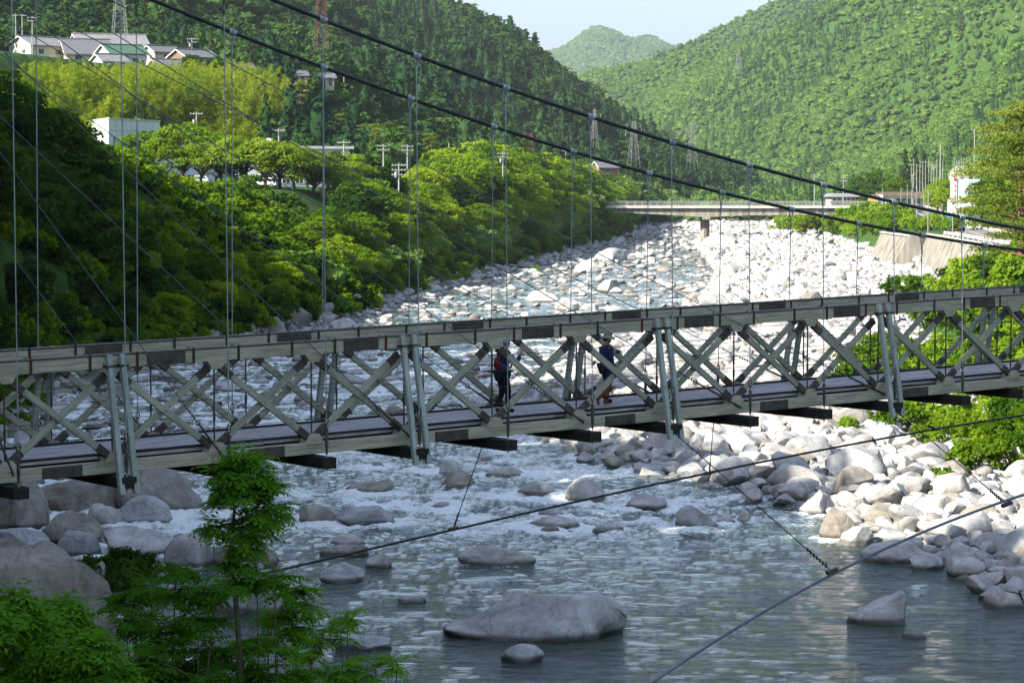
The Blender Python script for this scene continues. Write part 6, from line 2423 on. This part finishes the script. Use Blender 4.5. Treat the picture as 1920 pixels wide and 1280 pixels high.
def sapling(name, base, stems, sprays, mat, label, seed, group=None, L=.34, lw=.13, pairs=6, cat='sapling'):
    """stems: polylines with radii; sprays: (centre, radius xyz, count)"""
    rng = np.random.default_rng(seed)
    o = empty(name, base, label, cat, group)
    b = np.array(base)
    mb = MB()
    for pts, rs in stems:
        mb.tube([Vector(p) - Vector(base) for p in pts], rs, 6)
    allv = []
    spine = np.array([np.array(p) for pts, rs in stems for p in pts])
    for c, r, n in sprays:
        c, r = np.array(c), np.array(r)
        k = np.argmin(np.linalg.norm(spine - c, axis=1) + np.maximum(0, spine[:, 2] - c[2]) * 2)
        mid = (spine[k] + c) / 2 + np.array([0, 0, .06])
        mb.tube([Vector(spine[k] - b), Vector(mid - b), Vector(c - b)], [.014, .010, .005], 4, False)
        m = max(3, n // 9)
        for j in range(m):
            t = unit(rng.normal(size=3)) * r * (.3 + .7 * rng.random())
            tip = c + t
            mb.tube([Vector(c - b), Vector((c + tip) / 2 - b + np.array([0, 0, .03])), Vector(tip - b)], [.006, .0045, .003], 3, False)
            for q in range(n // m):
                f = .35 + .65 * rng.random()
                p = c + t * f
                a = rng.uniform(0, 6.28)
                d = np.array([math.cos(a), math.sin(a), rng.uniform(-.15, .55)]) + .5 * t / max(np.linalg.norm(t), .01)
                allv += frond(rng, p, d, L * rng.uniform(.75, 1.25), lw * rng.uniform(.8, 1.15), pairs, rng.uniform(.5, 1.2))
    v = np.array(allv).reshape(-1, 3) - b
    put('foliage', mesh_np('foliage', v, quads(v)), mat, o)
    mb.build('stem', M_twig, o)
    return o
def build_foreground():
    Y = 36.0
    def P(px, py, dy=0.0):
        q = at(px, py, Y + dy)
        return (q.x, q.y, q.z)
    def R(rpx, rpy=None, d=None):
        k = Y / FPX
        return (rpx * k, (d or rpx) * k, (rpy or rpx) * k)
    g = P(452, 1330)
    root = (g[0], g[1], tz(g[0], g[1]) - .2)
    # the tall sapling
    stem = [([root, P(450, 1230), P(441, 1110), P(432, 1040), P(440, 950), P(452, 880), P(458, 842)], [.055, .045, .036, .028, .02, .012, .006]),
            ([P(452, 880), P(478, 920), P(492, 965)], [.012, .008, .004]), ([P(436, 1000), P(418, 1010), P(395, 1005)], [.012, .008, .004])]
    sp = [(P(452, 858), R(50, 22), 64), (P(424, 885), R(36, 26), 57), (P(490, 888), R(40, 28), 68), (P(455, 915), R(54, 30), 86), (P(502, 928), R(32, 32), 64), (P(424, 940), R(40, 26), 57),
          (P(484, 962), R(44, 24), 64), (P(410, 992), R(36, 22), 43), (P(452, 1000), R(42, 22), 47), (P(446, 1050), R(34, 26), 40), (P(474, 1020), R(28, 20), 31), (P(512, 958), R(22, 24), 36), (P(430, 1090), R(30, 24), 28), (P(460, 1080), R(30, 24), 28)]
    sapling('tall_sapling', root, stem, sp, M_frond, 'tall slender sapling with feathery leaves reaching up to the footbridge deck', 71)
    # the dense bright shrub at the lower left
    def bush(name, seed, label, cx, boxes, mat, n, dy=0.0, L=.34, lw=.13, pairs=6):
        g = P(cx, 1400, dy)
        root = (g[0], g[1], min(tz(g[0], g[1]), g[2]) - .2)
        rng = np.random.default_rng(seed)
        stems, sprays = [], []
        for (px, py, rx, ry) in boxes:
            q = P(px, py, dy + rng.uniform(-1.6, 1.6))
            m = tuple((np.array(root) * .45 + np.array(q) * .55) + np.array([rng.normal(0, .15), rng.normal(0, .2), .25]))
            stems.append(([root, m, q], [.04, .024, .008]))
            sprays.append((q, R(rx, ry), max(20, int(n * rx * ry / 1400))))
            low = tuple(np.array(q) * .72 + np.array(m) * .28 + np.array([rng.normal(0, .12), rng.normal(0, .3), 0]))
            sprays.append((low, R(rx * .8, ry), max(14, int(n * rx * ry / 2600))))
        return sapling(name, root, stems, sprays, mat, label, seed, None, L, lw, pairs, 'shrub')
    bush('leafy_shrub', 81, 'bright broad-leaved shrub filling the lower left corner', 90,
         [(20, 1125, 44, 26), (60, 1168, 46, 30), (128, 1172, 50, 30), (20, 1212, 50, 32), (95, 1225, 56, 34), (172, 1212, 44, 30), (40, 1265, 60, 30), (130, 1275, 60, 30), (205, 1262, 48, 28), (-20, 1165, 40, 30), (10, 1300, 60, 24), (105, 1140, 40, 18)],
         M_frond, 105, -3.0, .36, .17, 4)
    bush('leafy_shrub', 82, 'dark feathery shrub in front of the giant boulder behind the bright one', 330,
         [(228, 1128, 44, 22), (285, 1095, 46, 26), (330, 1068, 40, 20), (345, 1120, 48, 26), (255, 1165, 50, 28), (310, 1190, 56, 30), (372, 1165, 46, 28), (270, 1235, 56, 30), (340, 1255, 60, 30), (395, 1225, 52, 30), (380, 1285, 60, 24), (300, 1290, 60, 24), (405, 1110, 34, 26)],
         M_frond, 84, .5)
    bush('leafy_shrub', 83, 'open shrub right of the tall sapling with water showing through its leaves', 520,
         [(482, 1098, 36, 24), (515, 1085, 40, 24), (555, 1105, 42, 24), (585, 1140, 36, 22), (500, 1150, 44, 28), (548, 1175, 46, 28), (470, 1200, 46, 28), (520, 1225, 52, 28), (585, 1215, 40, 24), (460, 1262, 56, 28), (545, 1272, 56, 26), (610, 1262, 44, 22)],
         M_frond, 56, 1.0)
    bush('leafy_shrub', 84, 'thin outer twigs of a shrub reaching over the calm water near the bottom edge', 660,
         [(652, 1150, 24, 22), (640, 1195, 28, 22), (655, 1255, 40, 22), (705, 1262, 36, 20), (745, 1246, 26, 16), (690, 1292, 50, 16), (620, 1290, 44, 20)],
         M_frond, 44, 1.5)
    # the dark bush between the rocks on the bank
    for px, py, s in ((205, 1062, .9), (238, 1050, 1.0), (268, 1064, .85), (222, 1085, .8), (182, 1075, .6)):
        p = on_z(px, py, .4)
        o = plant('shrub', (p.x, p.y, max(.2, tz(p.x, p.y)) - .9), s * .8, px, 3, None, None, 'shrub')
        PLANTS.append(o)
build_foreground()
build_water()
# ------------------------------------------------------------------ air
def build_haze():
    mb = MB()
    mb.box(-14500, -14500, -3.5, 14500, 14500, 640)
    o = mb.build('haze', None)
    t = NT('valley_air')
    v = t.n('VolumePrincipled')
    v.inputs['Color'].default_value = (.80, .90, 1.0, 1)
    v.inputs['Density'].default_value = .00005
    v.inputs['Anisotropy'].default_value = .25
    t.t.links.new(v.outputs[0], t.out.inputs['Volume'])
    o.data.materials.append(t.m)
    tag(o, kind='stuff', label='thin bluish haze in the valley air')
build_haze()
# ------------------------------------------------------------------ labels that tell the repeats apart by what they stand next to
MARKS = [((1322, 430), 'the road bridge pier'), ((1345, 452), 'the peaked white boulder'), ((1460, 444), 'the upright far slab'), ((1812, 372), 'the mural building'), ((235, 270), 'the white panelled hall'),
         ((603, 90), 'the tall brown pylon'), ((225, 70), 'the white village pylon'), ((989, 280), 'the small brown pylon'), ((1188, 260), 'the white twin pylon nearer the river'), ((748, 345), 'the tall pole with many fittings'),
         ((1577, 374), 'the grey bridge-end building'), ((1722, 470), 'the stained wall buttress'), ((1840, 500), 'the tall retaining wall'), ((1885, 350), 'the large red pine'), ((545, 596), 'the big reddish-grey bank boulder'),
         ((1018, 555), 'the wide flat sunlit boulder'), ((1145, 476), 'the long pale waterline slab'), ((1100, 498), 'the long grey waterline boulder'), ((648, 612), 'the pale boulder above the rail'), ((938, 700), 'the walker in the blue cap'),
         ((1136, 700), 'the walker in the wide hat'), ((1096, 918), 'the bluish dome boulder'), ((1307, 970), 'the angular boulder ending the bar'), ((1534, 940), 'the large sunlit corner boulder'), ((1600, 893), 'the brown tilted block'),
         ((1682, 1034), 'the broad pitted boulder'), ((1880, 1122), 'the lowest pale boulder'), ((1574, 980), 'the dark-sided overhanging boulder'), ((450, 940), 'the tall slender sapling'), ((293, 916), 'the great tan boulder'),
         ((225, 790), 'the leftmost pair of raking posts'), ((770, 740), 'the second pair of raking posts'), ((1242, 700), 'the third pair of raking posts'), ((1665, 670), 'the rightmost pair of raking posts'),
         ((1560, 1070), 'the knot of the blue-grey guy'), ((850, 991), 'the left clamp of the dark guy'), ((1755, 804), 'the right clamp of the dark guy'), ((1330, 886), 'the middle clamp of the dark guy'),
         ((345, 300), 'the tallest cherry tree'), ((545, 320), 'the last big cherry trees'), ((1640, 300), 'the tall trees behind the viaduct'), ((1735, 345), 'the grassy mound'), ((1640, 378), 'the orange kiosk'),
         ((1850, 800), 'the bright bush by the stone heap'), ((274, 130), 'the small grey-roofed house'), ((335, 145), 'the lowest village house'), ((74, 98), 'the leftmost village house'), ((771, 190), 'the far cable clamp over the pines'),
         ((780, 105), 'the top near cable clamp'), ((947, 170), 'the second near cable clamp'), ((1108, 218), 'the third near cable clamp'), ((100, 400), 'the dark mass of the left bank'), ((440, 420), 'the bright bank below the cherry row'),
         ((700, 440), 'the bank trees under the cable'), ((880, 470), 'the wooded point'), ((1540, 372), 'the round tree at the bridge end')]
ORD = ['nearest to it', 'second nearest', 'third nearest', 'fourth nearest', 'fifth nearest', 'sixth nearest', 'seventh nearest', 'eighth nearest', 'ninth nearest', 'tenth nearest', 'eleventh nearest', 'twelfth nearest',
       'thirteenth nearest', 'fourteenth nearest', 'fifteenth nearest', 'sixteenth nearest', 'seventeenth nearest', 'eighteenth nearest', 'nineteenth nearest', 'twentieth nearest'] + ['%s nearest' % w for w in ('twenty-first', 'twenty-second', 'twenty-third', 'twenty-fourth', 'twenty-fifth', 'twenty-sixth', 'twenty-seventh', 'twenty-eighth', 'twenty-ninth', 'thirtieth',
       'thirty-first', 'thirty-second', 'thirty-third', 'thirty-fourth', 'thirty-fifth', 'thirty-sixth', 'thirty-seventh', 'thirty-eighth', 'thirty-ninth', 'fortieth')]
def label_by_marks(objs, what, lift, group):
    groups = {}
    for o in objs:
        x, y = to_px(o.location + Vector((0, 0, lift * o.scale.z)))
        best = min(MARKS, key=lambda m: (m[0][0] - x) ** 2 + ((m[0][1] - y) * 1.3) ** 2)
        dx, dy = x - best[0][0], y - best[0][1]
        side = ('right of' if dx > 0 else 'left of') if abs(dx) > abs(dy) * .9 else ('below' if dy > 0 else 'above')
        groups.setdefault((what(o), side, best[1]), []).append((dx * dx + dy * dy, o))
    for (w, side, mark), lst in groups.items():
        lst.sort(key=lambda a: a[0])
        for i, (_, o) in enumerate(lst):
            o['label'] = '%s %s %s, %s' % (w, side, mark, ORD[min(i, 39)]) if len(lst) > 1 else '%s %s %s' % (w, side, mark)
            o['group'] = group
def child_mat(o):
    for c in o.children:
        if c.data and c.data.materials:
            return c.data.materials[0].name
    return ''
def boulder_words(o):
    d = o.location.y
    w = 2 * o.scale.x * FPX / d
    m = o.data.materials[0].name
    return '%s %s boulder' % ('large' if w > 62 else 'middling' if w > 44 else 'small', 'tan' if 'stained' in m else 'pale')
def tree_words(o):
    m = child_mat(o)
    shade = 'light green' if 'light' in m else 'deep green' if 'deep' in m else 'fresh green'
    k = o.name.split('.')[0]
    return {'pine_tree': 'layered pine tree', 'cedar_tree': 'pointed dark cedar', 'bamboo_clump': 'feathery yellow-green bamboo clump', 'cherry_tree': 'cherry tree',
            'shrub': ('bright green shrub' if 'shrub' in m else 'mid green shrub')}.get(k, shade + ' leafy tree')
bpy.context.view_layer.update()
label_by_marks(BOULDERS, boulder_words, 0, 'granite boulders in the river bed')
def unlabelled(prefixes):
    return [o for o in bpy.data.objects if o.parent is None and o.name.split('.')[0] in prefixes and not o.get('label') and o.users_scene]
label_by_marks([o for o in PLANTS if o.name.startswith('bamboo')], tree_words, 6, 'bamboo grove below the village')
label_by_marks([o for o in PLANTS if o.name.startswith('shrub')], tree_words, 1, 'shrubs along the banks')
label_by_marks(TREES + [o for o in PLANTS if not o.name.startswith(('bamboo', 'shrub'))], tree_words, 5, 'trees of the banks and valley sides')
label_by_marks(unlabelled(('pale_pole',)), lambda o: 'slim pale pole by the road', 3, 'pale poles along the road')
label_by_marks(unlabelled(('bare_pole',)), lambda o: 'bare upright pole', 3, 'bare poles on the mound')
